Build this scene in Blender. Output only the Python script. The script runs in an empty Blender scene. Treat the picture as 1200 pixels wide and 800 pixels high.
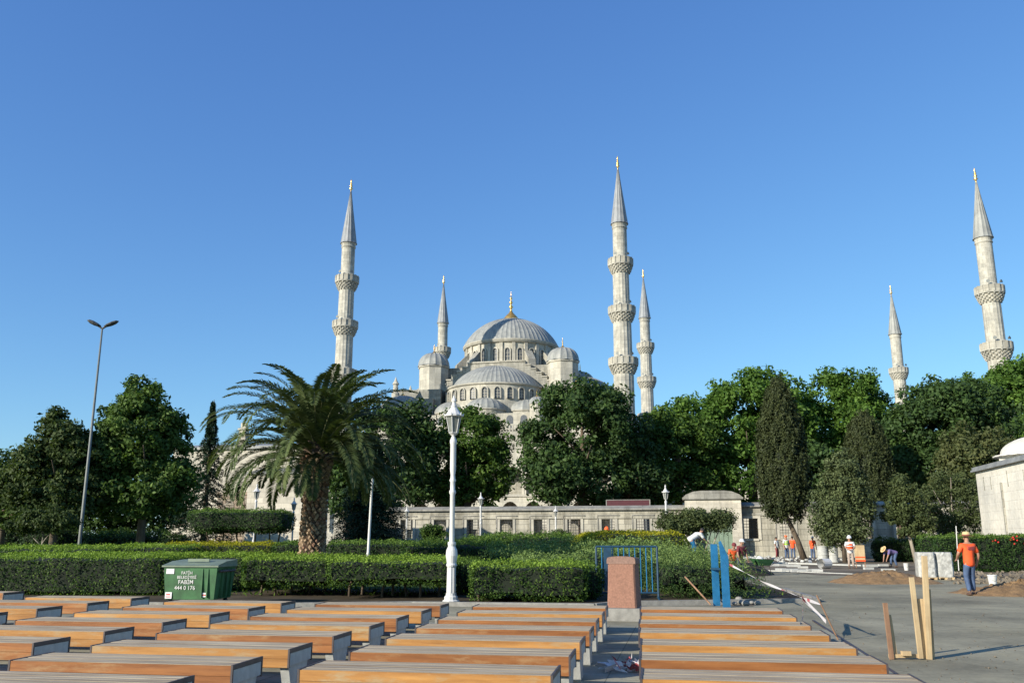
import bpy, math, random
import numpy as np
from mathutils import Matrix, Vector
R = math.radians
random.seed(7)
rng = np.random.default_rng(11)
scene = bpy.context.scene
COL = scene.collection

# ------------------------------------------------------------------ camera geometry
F = 1023.0
PITCH = math.atan(230/1023)
CP, SP = math.cos(PITCH), math.sin(PITCH)
EYE = 1.65
def P(px, py, Y):
    u = (px-600)/F; v = (400-py)/F
    k = Y/(CP-v*SP)
    return (k*u, Y, EYE+k*(SP+v*CP))
def G(px, py, z=0.0):
    u = (px-600)/F; v = (400-py)/F
    t = (z-EYE)/(SP+v*CP)
    return (t*u, t*(CP-v*SP), z)
def XX(px, Y, py=630): return P(px, py, Y)[0]
def ZZ(py, Y): return P(600, py, Y)[2]
TH = R(-11.8)
EA = (math.cos(TH), math.sin(TH)); EB = (-math.sin(TH), math.cos(TH))

# ------------------------------------------------------------------ materials
def nt(name):
    m = bpy.data.materials.new(name); m.use_nodes = True
    t = m.node_tree; t.nodes.clear()
    out = t.nodes.new('ShaderNodeOutputMaterial')
    b = t.nodes.new('ShaderNodeBsdfPrincipled')
    t.links.new(b.outputs[0], out.inputs[0])
    return m, t, b, out
def link(t, a, b): t.links.new(a, b)
def noise(t, coord, scale, detail=5, rough=.6):
    n = t.nodes.new('ShaderNodeTexNoise'); n.inputs['Scale'].default_value = scale
    n.inputs['Detail'].default_value = detail; n.inputs['Roughness'].default_value = rough
    link(t, coord, n.inputs['Vector']); return n.outputs['Fac']
def ramp(t, fac, stops):
    r = t.nodes.new('ShaderNodeValToRGB')
    els = r.color_ramp.elements
    while len(els) < len(stops): els.new(.5)
    for e, (p, c) in zip(els, stops):
        e.position = p; e.color = (*c, 1) if len(c) == 3 else c
    link(t, fac, r.inputs[0]); return r.outputs[0]
def mix(t, fac, a, b, mode='MIX'):
    m = t.nodes.new('ShaderNodeMix'); m.data_type = 'RGBA'; m.blend_type = mode
    for sock, val in ((m.inputs[0], fac), (m.inputs[6], a), (m.inputs[7], b)):
        if isinstance(val, (int, float)): sock.default_value = val
        elif isinstance(val, tuple): sock.default_value = (*val[:3], 1)
        else: link(t, val, sock)
    return m.outputs[2]
def bump(t, b, h, strength=.3, dist=.02):
    n = t.nodes.new('ShaderNodeBump'); n.inputs['Strength'].default_value = strength
    n.inputs['Distance'].default_value = dist
    link(t, h, n.inputs['Height']); link(t, n.outputs[0], b.inputs['Normal'])
def coords(t, kind='Object', scale=(1, 1, 1)):
    c = t.nodes.new('ShaderNodeTexCoord'); mp = t.nodes.new('ShaderNodeMapping')
    mp.inputs['Scale'].default_value = scale
    link(t, c.outputs[kind], mp.inputs[0]); return mp.outputs[0]
def gray(x, tint=(1, 1, 1)): return tuple(x*k for k in tint)

def plain(name, c, rough=.6, var=.15, scale=6, metal=0, bmp=0):
    m, t, b, o = nt(name)
    co = coords(t)
    f = noise(t, co, scale)
    col = ramp(t, f, [(.3, tuple(x*(1-var) for x in c)), (.7, tuple(min(1, x*(1+var)) for x in c))])
    link(t, col, b.inputs['Base Color'])
    b.inputs['Roughness'].default_value = rough; b.inputs['Metallic'].default_value = metal
    if bmp: bump(t, b, noise(t, co, scale*5), bmp, .02)
    return m

def stone(name, c, bw=.9, bh=.42, stain=.5, mortar=.75, rough=.85, big=.25, rubble=False, cv=.16):
    """coursed ashlar, uses metre UVs"""
    m, t, b, o = nt(name)
    uv = coords(t, 'UV'); ob = coords(t)
    br = t.nodes.new('ShaderNodeTexBrick')
    br.inputs['Scale'].default_value = 1
    br.inputs['Brick Width'].default_value = bw; br.inputs['Row Height'].default_value = bh
    br.inputs['Mortar Size'].default_value = .02 if bh < 1 else .04
    br.inputs['Mortar Smooth'].default_value = .4
    br.inputs['Bias'].default_value = 0
    br.inputs['Color1'].default_value = (*[x*(1-cv) for x in c], 1)
    br.inputs['Color2'].default_value = (*[min(1, x*(1+cv*.9)) for x in c], 1)
    br.inputs['Mortar'].default_value = (*[x*mortar for x in c], 1)
    link(t, uv, br.inputs['Vector'])
    f1 = noise(t, ob, big, 6, .65)
    f2 = noise(t, coords(t, 'Object', (1.4, 1.4, .18)), .9, 5, .7)   # rain streaks
    c1 = mix(t, 1.0, br.outputs['Color'], ramp(t, f1, [(.3, (.72, .73, .72)), (.65, (1.08, 1.06, 1.0))]), 'MULTIPLY')
    c2 = mix(t, stain, c1, ramp(t, f2, [(.36, (.42, .42, .39)), (.56, (1, 1, 1))]), 'MULTIPLY')
    f3 = noise(t, ob, 3.5, 6, .7)
    c3 = mix(t, .6, c2, ramp(t, f3, [(.3, (.75, .74, .72)), (.7, (1.12, 1.12, 1.1))]), 'MULTIPLY')
    link(t, c3, b.inputs['Base Color']); b.inputs['Roughness'].default_value = rough
    mm = t.nodes.new('ShaderNodeMath'); mm.operation = 'MULTIPLY_ADD'
    link(t, f3, mm.inputs[0]); mm.inputs[1].default_value = .6
    inv = t.nodes.new('ShaderNodeMath'); inv.operation = 'SUBTRACT'; inv.inputs[0].default_value = 1
    link(t, br.outputs['Fac'], inv.inputs[1]); link(t, inv.outputs[0], mm.inputs[2])
    bump(t, b, mm.outputs[0], .5, .03)
    return m

def lead(name, c):
    m, t, b, o = nt(name)
    ob = coords(t)
    f = noise(t, ob, .8, 6, .65); g = noise(t, coords(t, 'Object', (1, 1, .15)), 1.8, 5, .6)
    c1 = ramp(t, f, [(.25, tuple(x*.75 for x in c)), (.7, tuple(x*1.2 for x in c))])
    c2 = mix(t, .6, c1, ramp(t, g, [(.35, (.7, .72, .75)), (.65, (1.15, 1.13, 1.1))]), 'MULTIPLY')
    link(t, c2, b.inputs['Base Color']); b.inputs['Roughness'].default_value = .55
    b.inputs['Metallic'].default_value = 0
    return m

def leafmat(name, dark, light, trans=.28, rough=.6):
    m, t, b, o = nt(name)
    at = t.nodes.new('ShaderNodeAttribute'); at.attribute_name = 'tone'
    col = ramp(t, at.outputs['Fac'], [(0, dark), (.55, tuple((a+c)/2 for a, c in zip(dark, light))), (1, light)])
    link(t, col, b.inputs['Base Color']); b.inputs['Roughness'].default_value = rough
    b.inputs['Specular IOR Level'].default_value = .18
    tr = t.nodes.new('ShaderNodeBsdfTranslucent')
    link(t, mix(t, 1.0, col, (1.15, 1.25, .5), 'MULTIPLY'), tr.inputs[0])
    ms = t.nodes.new('ShaderNodeMixShader'); ms.inputs[0].default_value = trans
    link(t, b.outputs[0], ms.inputs[1]); link(t, tr.outputs[0], ms.inputs[2])
    link(t, ms.outputs[0], o.inputs[0])
    return m

def woodmat(name, c, dark, axis=0, var=.5, rough=.55, grey=None):
    m, t, b, o = nt(name)
    s = [14, 14, 14]; s[axis] = .9
    ob = coords(t, 'Object', tuple(s))
    oi = t.nodes.new('ShaderNodeObjectInfo')
    va = t.nodes.new('ShaderNodeVectorMath'); va.operation = 'ADD'
    cmb = t.nodes.new('ShaderNodeCombineXYZ')
    mu = t.nodes.new('ShaderNodeMath'); mu.operation = 'MULTIPLY'; mu.inputs[1].default_value = 37
    link(t, oi.outputs['Random'], mu.inputs[0])
    for i in range(3): link(t, mu.outputs[0], cmb.inputs[i])
    link(t, ob, va.inputs[0]); link(t, cmb.outputs[0], va.inputs[1])
    f = noise(t, va.outputs[0], 1.0, 7, .7)
    c1 = ramp(t, f, [(.3, dark), (.62, c)])
    va2 = t.nodes.new('ShaderNodeVectorMath'); va2.operation = 'ADD'
    link(t, coords(t, 'Object', (.7, 9.5, 3)), va2.inputs[0]); link(t, cmb.outputs[0], va2.inputs[1])
    g = noise(t, va2.outputs[0], 1.0, 4, .6)
    c2 = mix(t, var, c1, ramp(t, g, [(.35, (.6, .55, .5)), (.65, (1.2, 1.18, 1.1))]), 'MULTIPLY')
    if grey:
        h = noise(t, va2.outputs[0], 2.2, 6, .75)
        mask = ramp(t, h, [(.52, (0, 0, 0)), (.7, (1, 1, 1))])
        c2 = mix(t, mask, c2, grey)
    link(t, c2, b.inputs['Base Color']); b.inputs['Roughness'].default_value = rough; b.inputs['Specular IOR Level'].default_value = .25
    bump(t, b, f, .35, .01)
    return m

M = {}
M['ashlar'] = stone('ashlar', (.50, .47, .40), 1.3, .55, .55)
M['minaret'] = stone('minaret_stone', (.49, .47, .41), .8, .6, .5, .85, big=.5)
M['plaster'] = stone('pale_plaster', (.48, .455, .39), 2.5, 1.2, .4, .92)
M['greystone'] = stone('grey_stone', (.36, .345, .30), 1.1, .5, .6)
M['precinct'] = stone('precinct_stone', (.43, .405, .335), 1.1, .48, .75, .6, big=.4)
M['coping'] = stone('coping_stone', (.30, .29, .26), 1.4, .5, .6)
M['pale_wall'] = stone('pale_wall', (.56, .52, .44), 1.0, .42, .35, .85)
M['white_wall'] = stone('white_limestone', (.70, .67, .60), 1.3, .55, .2, .93, big=.3, cv=.05)
M['rubble'] = stone('rubble_wall', (.36, .31, .25), .42, .28, .7, .35, big=1.2)
M['lead'] = lead('lead_sheet', (.265, .268, .24))
M['leaddark'] = lead('lead_sheet_dark', (.24, .25, .25))  # slightly darker, cooler lead for the tall cones and one roof
M['gold'] = plain('gilt', (.75, .45, .12), .3, .15, 3, .8)
M['glassdark'] = plain('window_lattice_glass', (.09, .095, .10), .35, .4, 4)
M['recess_shade'] = plain('painted_recess_shade', (.05, .045, .04), .9, .3, 2)  # near-black colour stands in for shade inside arches
M['iron'] = plain('wrought_iron', (.03, .03, .035), .6, .2, 9)
M['white'] = plain('white_paint', (.60, .59, .55), .4, .08, 5)
M['frosted'] = plain('lantern_glass', (.17, .18, .155), .2, .25, 9)
M['steelpole'] = plain('galvanised_pole', (.15, .16, .145), .6, .15, 4, .2)
M['lamphead'] = plain('lamp_housing', (.05, .05, .045), .5, .2, 6)
M['blue'] = plain('blue_paint', (.018, .14, .29), .45, .25, 5)
M['bluedark'] = plain('blue_barrier_paint', (.010, .045, .085), .5, .3, 5)
M['granite'] = plain('pink_granite', (.26, .13, .085), .85, .25, 26, bmp=.3)
M['granitedark'] = plain('pink_granite_top', (.22, .13, .095), .8, .25, 20, bmp=.3)
M['concrete'] = plain('precast_concrete', (.42, .42, .38), .85, .15, 7, bmp=.2)
M['concretedark'] = plain('concrete_base', (.25, .24, .21), .9, .25, 7, bmp=.3)
M['steel'] = plain('dark_steel_edge', (.06, .045, .042), .55, .3, 8)
M['bingreen'] = plain('green_bin_paint', (.03, .105, .033), .6, .4, 3)
M['binlid'] = plain('green_bin_lid', (.16, .20, .14), .5, .2, 5)
M['sticker'] = plain('white_sticker', (.7, .68, .66), .5, .1, 20)
M['redprint'] = plain('red_print', (.5, .08, .06), .5, .1, 20)
M['rubber'] = plain('black_rubber', (.02, .02, .02), .8, .2, 9)
M['gray_top'] = woodmat('weathered_top', (.47, .405, .30), (.21, .15, .10), 0, .6, .95)
M['gold_front'] = woodmat('golden_varnish', (.47, .235, .07), (.28, .12, .032), 0, .5, .55, (.36, .27, .15))
M['red_front'] = woodmat('redbrown_varnish', (.34, .14, .045), (.17, .06, .02), 0, .55, .55, (.34, .2, .09))
M['lumber'] = woodmat('raw_lumber', (.56, .43, .25), (.40, .28, .15), 2, .4, .8)
M['lumberred'] = woodmat('old_lumber', (.33, .2, .12), (.2, .11, .07), 2, .5, .8)
M['bark'] = woodmat('bark', (.16, .125, .09), (.05, .04, .03), 2, .5, .95)
M['palebark'] = woodmat('pale_bark', (.42, .38, .31), (.2, .17, .13), 2, .5, .9)
M['skin'] = plain('skin', (.36, .19, .12), .6, .1, 12)
M['orange'] = plain('orange_fabric', (.80, .10, .02), .8, .12, 9)
M['jeans'] = plain('blue_denim', (.06, .095, .17), .85, .3, 7)
M['beige'] = plain('beige_trousers', (.36, .28, .22), .85, .2, 7)
M['whitecloth'] = plain('white_cloth', (.66, .66, .62), .8, .1, 7)
M['hivis'] = plain('yellow_green_vest', (.36, .62, .06), .8, .1, 7)
M['maroon'] = plain('maroon_cloth', (.17, .03, .035), .85, .2, 7)
M['navy'] = plain('navy_cloth', (.05, .05, .12), .85, .2, 7)
M['purple'] = plain('purple_grey_cloth', (.16, .12, .26), .85, .2, 7)
M['straw'] = plain('straw', (.58, .42, .2), .8, .2, 22)
M['boot'] = plain('boot_leather', (.10, .055, .035), .7, .2, 9)
M['helmet'] = plain('white_helmet', (.78, .78, .74), .35, .05, 9)
M['oranghelmet'] = plain('orange_helmet', (.8, .13, .02), .35, .05, 9)
M['hair'] = plain('dark_hair', (.025, .018, .014), .7, .2, 20)
M['sand'] = plain('brown_sand', (.215, .13, .058), .95, .35, 4, bmp=1)
M['tape'] = plain('white_tape', (.60, .56, .55), .5, .05, 9)
M['tapered'] = plain('red_tape', (.45, .10, .11), .5, .05, 9)
M['bag'] = plain('plastic_wrap', (.40, .39, .35), .3, .4, 5, bmp=.4)
M['greendoor'] = plain('faded_green_door', (.16, .22, .16), .7, .2, 3)
M['signred'] = plain('dark_red_sign', (.07, .01, .014), .5, .15, 3)
M['brick'] = stone('pink_brick', (.42, .33, .25), .3, .12, .5, .7)
M['flower'] = plain('red_flower', (.55, .03, .02), .6, .2, 9)

M['leaf_dark'] = leafmat('leaf_dark', (0.0203, 0.0435, 0.01595), (.085, .145, .035))
M['leaf_mid'] = leafmat('leaf_mid', (0.029, 0.06525, 0.01305), (.12, .195, .03))
M['leaf_bright'] = leafmat('leaf_bright', (0.0348, 0.07975, 0.0116), (.145, .25, .042), .3)
M['leaf_maple'] = leafmat('leaf_maple', (0.0261, 0.0551, 0.01305), (.15, .235, .05))
M['leaf_plum'] = leafmat('leaf_plum', (0.029, 0.0493, 0.0145), (.095, .13, .04))
M['leaf_cypress'] = leafmat('leaf_cypress', (0.0232, 0.03335, 0.01305), (.078, .092, .03), .12)
M['leaf_grey'] = leafmat('leaf_greygreen', (0.0435, 0.0609, 0.0261), (.14, .17, .065), .15)
M['leaf_olive'] = leafmat('leaf_olive', (0.0435, 0.06525, 0.0261), (.12, .145, .05), .25)
M['leaf_cedar'] = leafmat('leaf_cedar', (0.0116, 0.029, 0.01595), (.03, .058, .026), .1)
M['leaf_hedge'] = leafmat('leaf_hedge', (0.0261, 0.0609, 0.0116), (.22, .33, .045), .3)
M['leaf_hedge2'] = leafmat('leaf_hedge_dark', (0.0203, 0.0493, 0.0116), (.115, .19, .032), .25)
M['leaf_yellow'] = leafmat('leaf_yellow', (0.087, 0.1305, 0.0145), (.36, .33, .02), .35)
M['leaf_juniper'] = leafmat('leaf_juniper', (0.029, 0.06525, 0.0174), (.17, .245, .07), .2)
M['leaf_palm'] = leafmat('leaf_palm', (0.0348, 0.0609, 0.0203), (.17, .205, .075), .22)
M['leaf_rust'] = leafmat('leaf_rust', (0.0435, 0.0609, 0.0203), (.12, .13, .045), .25)
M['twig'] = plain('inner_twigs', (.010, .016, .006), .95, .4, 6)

# ------------------------------------------------------------------ mesh builder
class MB:
    def __init__(s, mat=None): s.v = []; s.f = []; s.m = []; s.uv = []; s.X = mat or Matrix()
    def add(s, vs, fs, mi=0, uvs=None):
        n = len(s.v)
        s.v += [tuple(s.X @ Vector(p)) for p in vs]
        for i, f in enumerate(fs):
            s.f.append([n+k for k in f]); s.m.append(mi)
            s.uv.append(uvs[i] if uvs else None)
        return s
    def box(s, x0, x1, y0, y1, z0, z1, mi=0):
        v = [(x0,y0,z0),(x1,y0,z0),(x1,y1,z0),(x0,y1,z0),(x0,y0,z1),(x1,y0,z1),(x1,y1,z1),(x0,y1,z1)]
        return s.add(v, [(0,3,2,1),(4,5,6,7),(0,1,5,4),(1,2,6,5),(2,3,7,6),(3,0,4,7)], mi)
    def bar(s, p, q, w, d, mi=0, up=(0, 0, 1)):
        """rectangular bar from p to q"""
        p = Vector(p); q = Vector(q); a = (q-p).normalized()
        u = Vector(up)
        if abs(a.dot(u)) > .95: u = Vector((0, 1, 0))
        r = a.cross(u).normalized(); u2 = r.cross(a).normalized()
        vs = []
        for c in (p, q):
            for i, j in ((-1,-1),(1,-1),(1,1),(-1,1)):
                vs.append(tuple(c+r*(w/2*i)+u2*(d/2*j)))
        return s.add(vs, [(0,1,2,3),(7,6,5,4),(0,4,5,1),(1,5,6,2),(2,6,7,3),(3,7,4,0)], mi)
    def tube(s, pts, rads, n=8, mi=0, cap=True):
        pts = [Vector(p) for p in pts]
        if isinstance(rads, (int, float)): rads = [rads]*len(pts)
        vs = []; prev = None
        for i, p in enumerate(pts):
            a = (pts[min(i+1, len(pts)-1)]-pts[max(i-1, 0)])
            a = a.normalized() if a.length > 1e-6 else Vector((0, 0, 1))
            if prev is None:
                u = Vector((1, 0, 0)) if abs(a.x) < .9 else Vector((0, 1, 0))
            else: u = prev
            r = (u - a*a.dot(u)).normalized(); prev = r; w = a.cross(r)
            for k in range(n):
                t = 2*math.pi*k/n
                vs.append(tuple(p+(r*math.cos(t)+w*math.sin(t))*rads[i]))
        fs = []
        for i in range(len(pts)-1):
            for k in range(n):
                fs.append((i*n+k, i*n+(k+1) % n, (i+1)*n+(k+1) % n, (i+1)*n+k))
        if cap:
            fs.append(tuple(range(n))[::-1]); fs.append(tuple((len(pts)-1)*n+k for k in range(n)))
        return s.add(vs, fs, mi)
    def lathe(s, prof, n=32, c=(0, 0), mi=0, ribs=0, rib=.06, a0=0, a1=2*math.pi, mod=None):
        """prof: (r,z); ribs>0 raises a seam every rib"""
        full = abs(a1-a0-2*math.pi) < 1e-6
        if ribs: n = ribs*3
        cols = n if full else n+1
        vs = []; fs = []; uvs = []
        for j, (r, z) in enumerate(prof):
            for k in range(cols):
                t = a0+(a1-a0)*k/n
                rr = r
                if ribs and k % 3 == 0 and r > .05: rr = r+rib
                if mod: rr = mod(r, k, j)
                zz = z + (rib*.5 if ribs and k % 3 == 0 else 0)
                vs.append((c[0]+rr*math.cos(t), c[1]+rr*math.sin(t), zz))
        L = 0
        for j in range(len(prof)-1):
            r = max(prof[j][0], prof[j+1][0], .01)
            dz = math.hypot(prof[j+1][0]-prof[j][0], prof[j+1][1]-prof[j][1])
            for k in range(n):
                k2 = (k+1) % cols
                fs.append((j*cols+k, j*cols+k2, (j+1)*cols+k2, (j+1)*cols+k))
                ua = (a1-a0)*k/n*r; ub = (a1-a0)*(k+1)/n*r
                uvs.append([(ua, prof[j][1]), (ub, prof[j][1]), (ub, prof[j][1]+dz), (ua, prof[j][1]+dz)])
        return s.add(vs, fs, mi, uvs)
    def prism(s, poly, lo, hi, axis='y', mi=0):
        """extrude a 2D polygon (convex or not) between lo and hi along axis"""
        n = len(poly)
        def mk(p, h):
            if axis == 'y': return (p[0], h, p[1])
            if axis == 'x': return (h, p[0], p[1])
            return (p[0], p[1], h)
        vs = [mk(p, lo) for p in poly]+[mk(p, hi) for p in poly]
        fs = [tuple(range(n)), tuple(range(2*n-1, n-1, -1))]
        fs += [(i, n+i, n+(i+1) % n, (i+1) % n) for i in range(n)]
        return s.add(vs, fs, mi)
    def archpanel(s, x0, x1, z0, z1, cx, w, zb, zs, y0, y1, mi=0, n=10, point=.15):
        """wall panel in xz plane from y0 (front) to y1 (back) with an arched opening"""
        arc = [(cx-w/2, zb), (cx-w/2, zs)]
        for i in range(1, n):
            t = math.pi*(1-i/n)
            arc.append((cx+w/2*math.cos(t), zs+w/2*(math.sin(t)+point*math.sin(t)**4)))
        arc += [(cx+w/2, zs), (cx+w/2, zb)]
        for y, flip in ((y0, False), (y1, True)):
            out = []
            m = len(arc)
            for i, (ax, az) in enumerate(arc):
                if i == 0: out.append((x0, zb))
                elif i == 1: out.append((x0, zs))
                elif i == m-2: out.append((x1, zs))
                elif i == m-1: out.append((x1, zb))
                else:
                    out.append((x0+(x1-x0)*(ax-(cx-w/2))/w, z1))
            out[2] = (x0, z1) if m > 4 else out[2]; out[m-3] = (x1, z1)
            vs = [(a, y, b) for a, b in arc]+[(a, y, b) for a, b in out]
            fs = [((i, i+1, m+i+1, m+i) if flip else (m+i, m+i+1, i+1, i)) for i in range(m-1)]
            s.add(vs, fs, mi)
        m = len(arc)
        vs = [(a, y0, b) for a, b in arc]+[(a, y1, b) for a, b in arc]
        s.add(vs, [(i, i+1, m+i+1, m+i) for i in range(m-1)], mi)
        if zb > z0:
            s.box(x0, x1, y0, y1, z0, zb, mi)
        return s
    def blob(s, c, r, n=10, mi=0):
        prof = [(math.sin(math.pi*i/n)*1.0, -math.cos(math.pi*i/n)) for i in range(n+1)]
        m = n*2; vs = []
        for (q, h) in prof:
            for k in range(m):
                t = 2*math.pi*k/m
                vs.append((c[0]+r[0]*q*math.cos(t), c[1]+r[1]*q*math.sin(t), c[2]+r[2]*h))
        fs = [(j*m+k, j*m+(k+1) % m, (j+1)*m+(k+1) % m, (j+1)*m+k) for j in range(n) for k in range(m)]
        return s.add(vs, fs, mi)
    def build(s, name, mats, parent=None, smooth=False, loc=None, rz=0):
        me = bpy.data.meshes.new(name); me.from_pydata(s.v, [], s.f); me.update()
        if not isinstance(mats, (list, tuple)): mats = [mats]
        for m in mats: me.materials.append(m)
        me.polygons.foreach_set('material_index', s.m)
        if smooth: me.polygons.foreach_set('use_smooth', [True]*len(s.f))
        uv = me.uv_layers.new(name='UVMap').data
        for p, pu in zip(me.polygons, s.uv):
            if pu:
                for li, c in zip(p.loop_indices, pu): uv[li].uv = c
                continue
            nx, ny, nz = p.normal
            if abs(nz) > .8:
                for li in p.loop_indices:
                    co = me.vertices[me.loops[li].vertex_index].co; uv[li].uv = (co.x, co.y)
            else:
                h = math.hypot(nx, ny) or 1; tx, ty = -ny/h, nx/h
                for li in p.loop_indices:
                    co = me.vertices[me.loops[li].vertex_index].co
                    uv[li].uv = (co.x*tx+co.y*ty, co.z)
        o = bpy.data.objects.new(name, me); COL.objects.link(o)
        if parent: o.parent = parent
        if loc: o.location = loc
        if rz: o.rotation_euler.z = rz
        return o

def tag(o, label=None, cat=None, group=None, kind=None):
    if label: o['label'] = label
    if cat: o['category'] = cat
    if group: o['group'] = group
    if kind: o['kind'] = kind
    return o
def thing(name, label, cat, loc=(0, 0, 0), rz=0, group=None):
    o = bpy.data.objects.new(name, None); COL.objects.link(o)
    o.location = loc; o.rotation_euler = (0, 0, rz); o.empty_display_size = .2
    return tag(o, label, cat, group)
def copy_tree(o, parent=None):
    c = o.copy(); COL.objects.link(c)
    if parent: c.parent = parent
    for ch in list(o.children): copy_tree(ch, c)
    return c

# ------------------------------------------------------------------ foliage
def quads_mesh(name, V, tone, mat, parent=None, loc=None, kind=None):
    """V: (N,4,3) quads"""
    n = len(V)
    me = bpy.data.meshes.new(name)
    me.vertices.add(n*4); me.vertices.foreach_set('co', V.reshape(-1).astype(np.float32))
    me.loops.add(n*4); me.loops.foreach_set('vertex_index', np.arange(n*4, dtype=np.int32))
    me.polygons.add(n); me.polygons.foreach_set('loop_start', np.arange(0, n*4, 4, dtype=np.int32))
    me.update(calc_edges=True)
    a = me.attributes.new('tone', 'FLOAT', 'FACE'); a.data.foreach_set('value', np.clip(tone, 0, 1).astype(np.float32))
    me.materials.append(mat); me.validate()
    o = bpy.data.objects.new(name, me); COL.objects.link(o)
    if parent: o.parent = parent
    if loc: o.location = loc
    return o
def norm(a): return a/np.maximum(np.linalg.norm(a, axis=-1, keepdims=True), 1e-9)
def leafquads(c, nrm, size, asp=.55, wild=.8, axis=None, axisw=0):
    n = len(c)
    nn = norm(norm(nrm)+rng.normal(size=(n, 3))*wild)
    t = rng.normal(size=(n, 3))
    if axis is not None: t = t*(1-axisw)+np.asarray(axis)*axisw*1.5
    t = norm(t-nn*(t*nn).sum(1, keepdims=True)); b = np.cross(nn, t)
    s = (size*rng.uniform(.6, 1.3, size=n))[:, None]
    fold = nn*s*.15
    return np.stack([c-t*s, c+b*s*asp+fold, c+t*s, c-b*s*asp+fold], axis=1)
def crownpts(blobs, nclump, nleaf, rc, seed=0, shell=(.6, 1.02), flat=.75, up=.25):
    g = np.random.default_rng(seed)
    vol = np.array([b[3]*b[4]*b[5] for b in blobs])**.67; vol = vol/vol.sum()
    C = []; N = []; T = []
    for b, w in zip(blobs, vol):
        k = max(3, int(nclump*w))
        d = norm(g.normal(size=(k, 3))); d[:, 2] = d[:, 2]+up*g.random(k); d = norm(d)
        rr = g.uniform(shell[0]**2, shell[1]**2, size=k)**.5*np.where(g.random(k) < .12, 1.16, 1)
        cc = np.array(b[:3])+d*np.array(b[3:6])*rr[:, None]
        ct = g.normal(.45, .14, size=k)
        cr = rc*g.uniform(.55, 1.35, size=k)
        for j in range(k):
            m = max(4, int(nleaf*(cr[j]/rc)**1.6))
            e = norm(g.normal(size=(m, 3)))
            q = cc[j]+e*cr[j]*np.array([1, 1, flat])*(g.random(m)**.45)[:, None]
            C.append(q); N.append(e*.7+d[j]*.6+np.array([0, 0, .35])); T.append(ct[j]+g.normal(0, .17, size=m))
    return np.concatenate(C), np.concatenate(N), np.concatenate(T)
def limbs(mb, base, h, r, spread, n=6, fork=.45, seed=1, lean=(0, 0)):
    g = random.Random(seed)
    b = Vector(base); top = b+Vector((lean[0], lean[1], h))
    mids = [b, b+Vector((lean[0]*.3+g.uniform(-.1, .1)*r*3, lean[1]*.3, h*.35)), b+Vector((lean[0]*.7, lean[1]*.7, h*.7)), top]
    mb.tube(mids, [r*1.25, r, r*.7, r*.25], 9)
    for i in range(n):
        t = fork+(.9-fork)*i/max(1, n-1)
        p = b+Vector((lean[0]*t, lean[1]*t, h*t)); a = 2.4*i+g.uniform(-.4, .4)
        L = spread*(1.15-t*.6)*g.uniform(.8, 1.1)
        q = p+Vector((math.cos(a)*L*.5, math.sin(a)*L*.5, h*.12)); q2 = p+Vector((math.cos(a)*L, math.sin(a)*L, h*.22))
        rr = r*(1-t)*.8+.02
        mb.tube([p, q, q2], [rr, rr*.65, rr*.25], 6)
    return mb
def tree(name, label, cat, base, blobs, mat, nclump, nleaf, rc, leaf, trunk_r, trunk_h, spread, bark='bark', seed=1, group=None,
         asp=.55, wild=.8, axis=None, axisw=0, shell=(.6, 1.02), flat=.75, lean=(0, 0), nl=7, up=.25, extra=None):
    """blobs in coordinates relative to the base"""
    t = thing(name, label, cat, base, 0, group)
    limbs(MB(), (0, 0, -.1), trunk_h, trunk_r, spread, nl, seed=seed, lean=lean).build('trunk', M[bark], t, smooth=True)
    c, n, tn = crownpts(blobs, nclump, nleaf, rc, seed, shell, flat, up)
    if extra: 
        c2, n2, t2 = extra; c = np.concatenate([c, c2]); n = np.concatenate([n, n2]); tn = np.concatenate([tn, t2])
    keep = c[:, 2] > .1
    c, n, tn = c[keep], n[keep], tn[keep]
    quads_mesh('crown', leafquads(c, n, leaf, asp, wild, axis, axisw), tn, M[mat], t)
    return t
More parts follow.
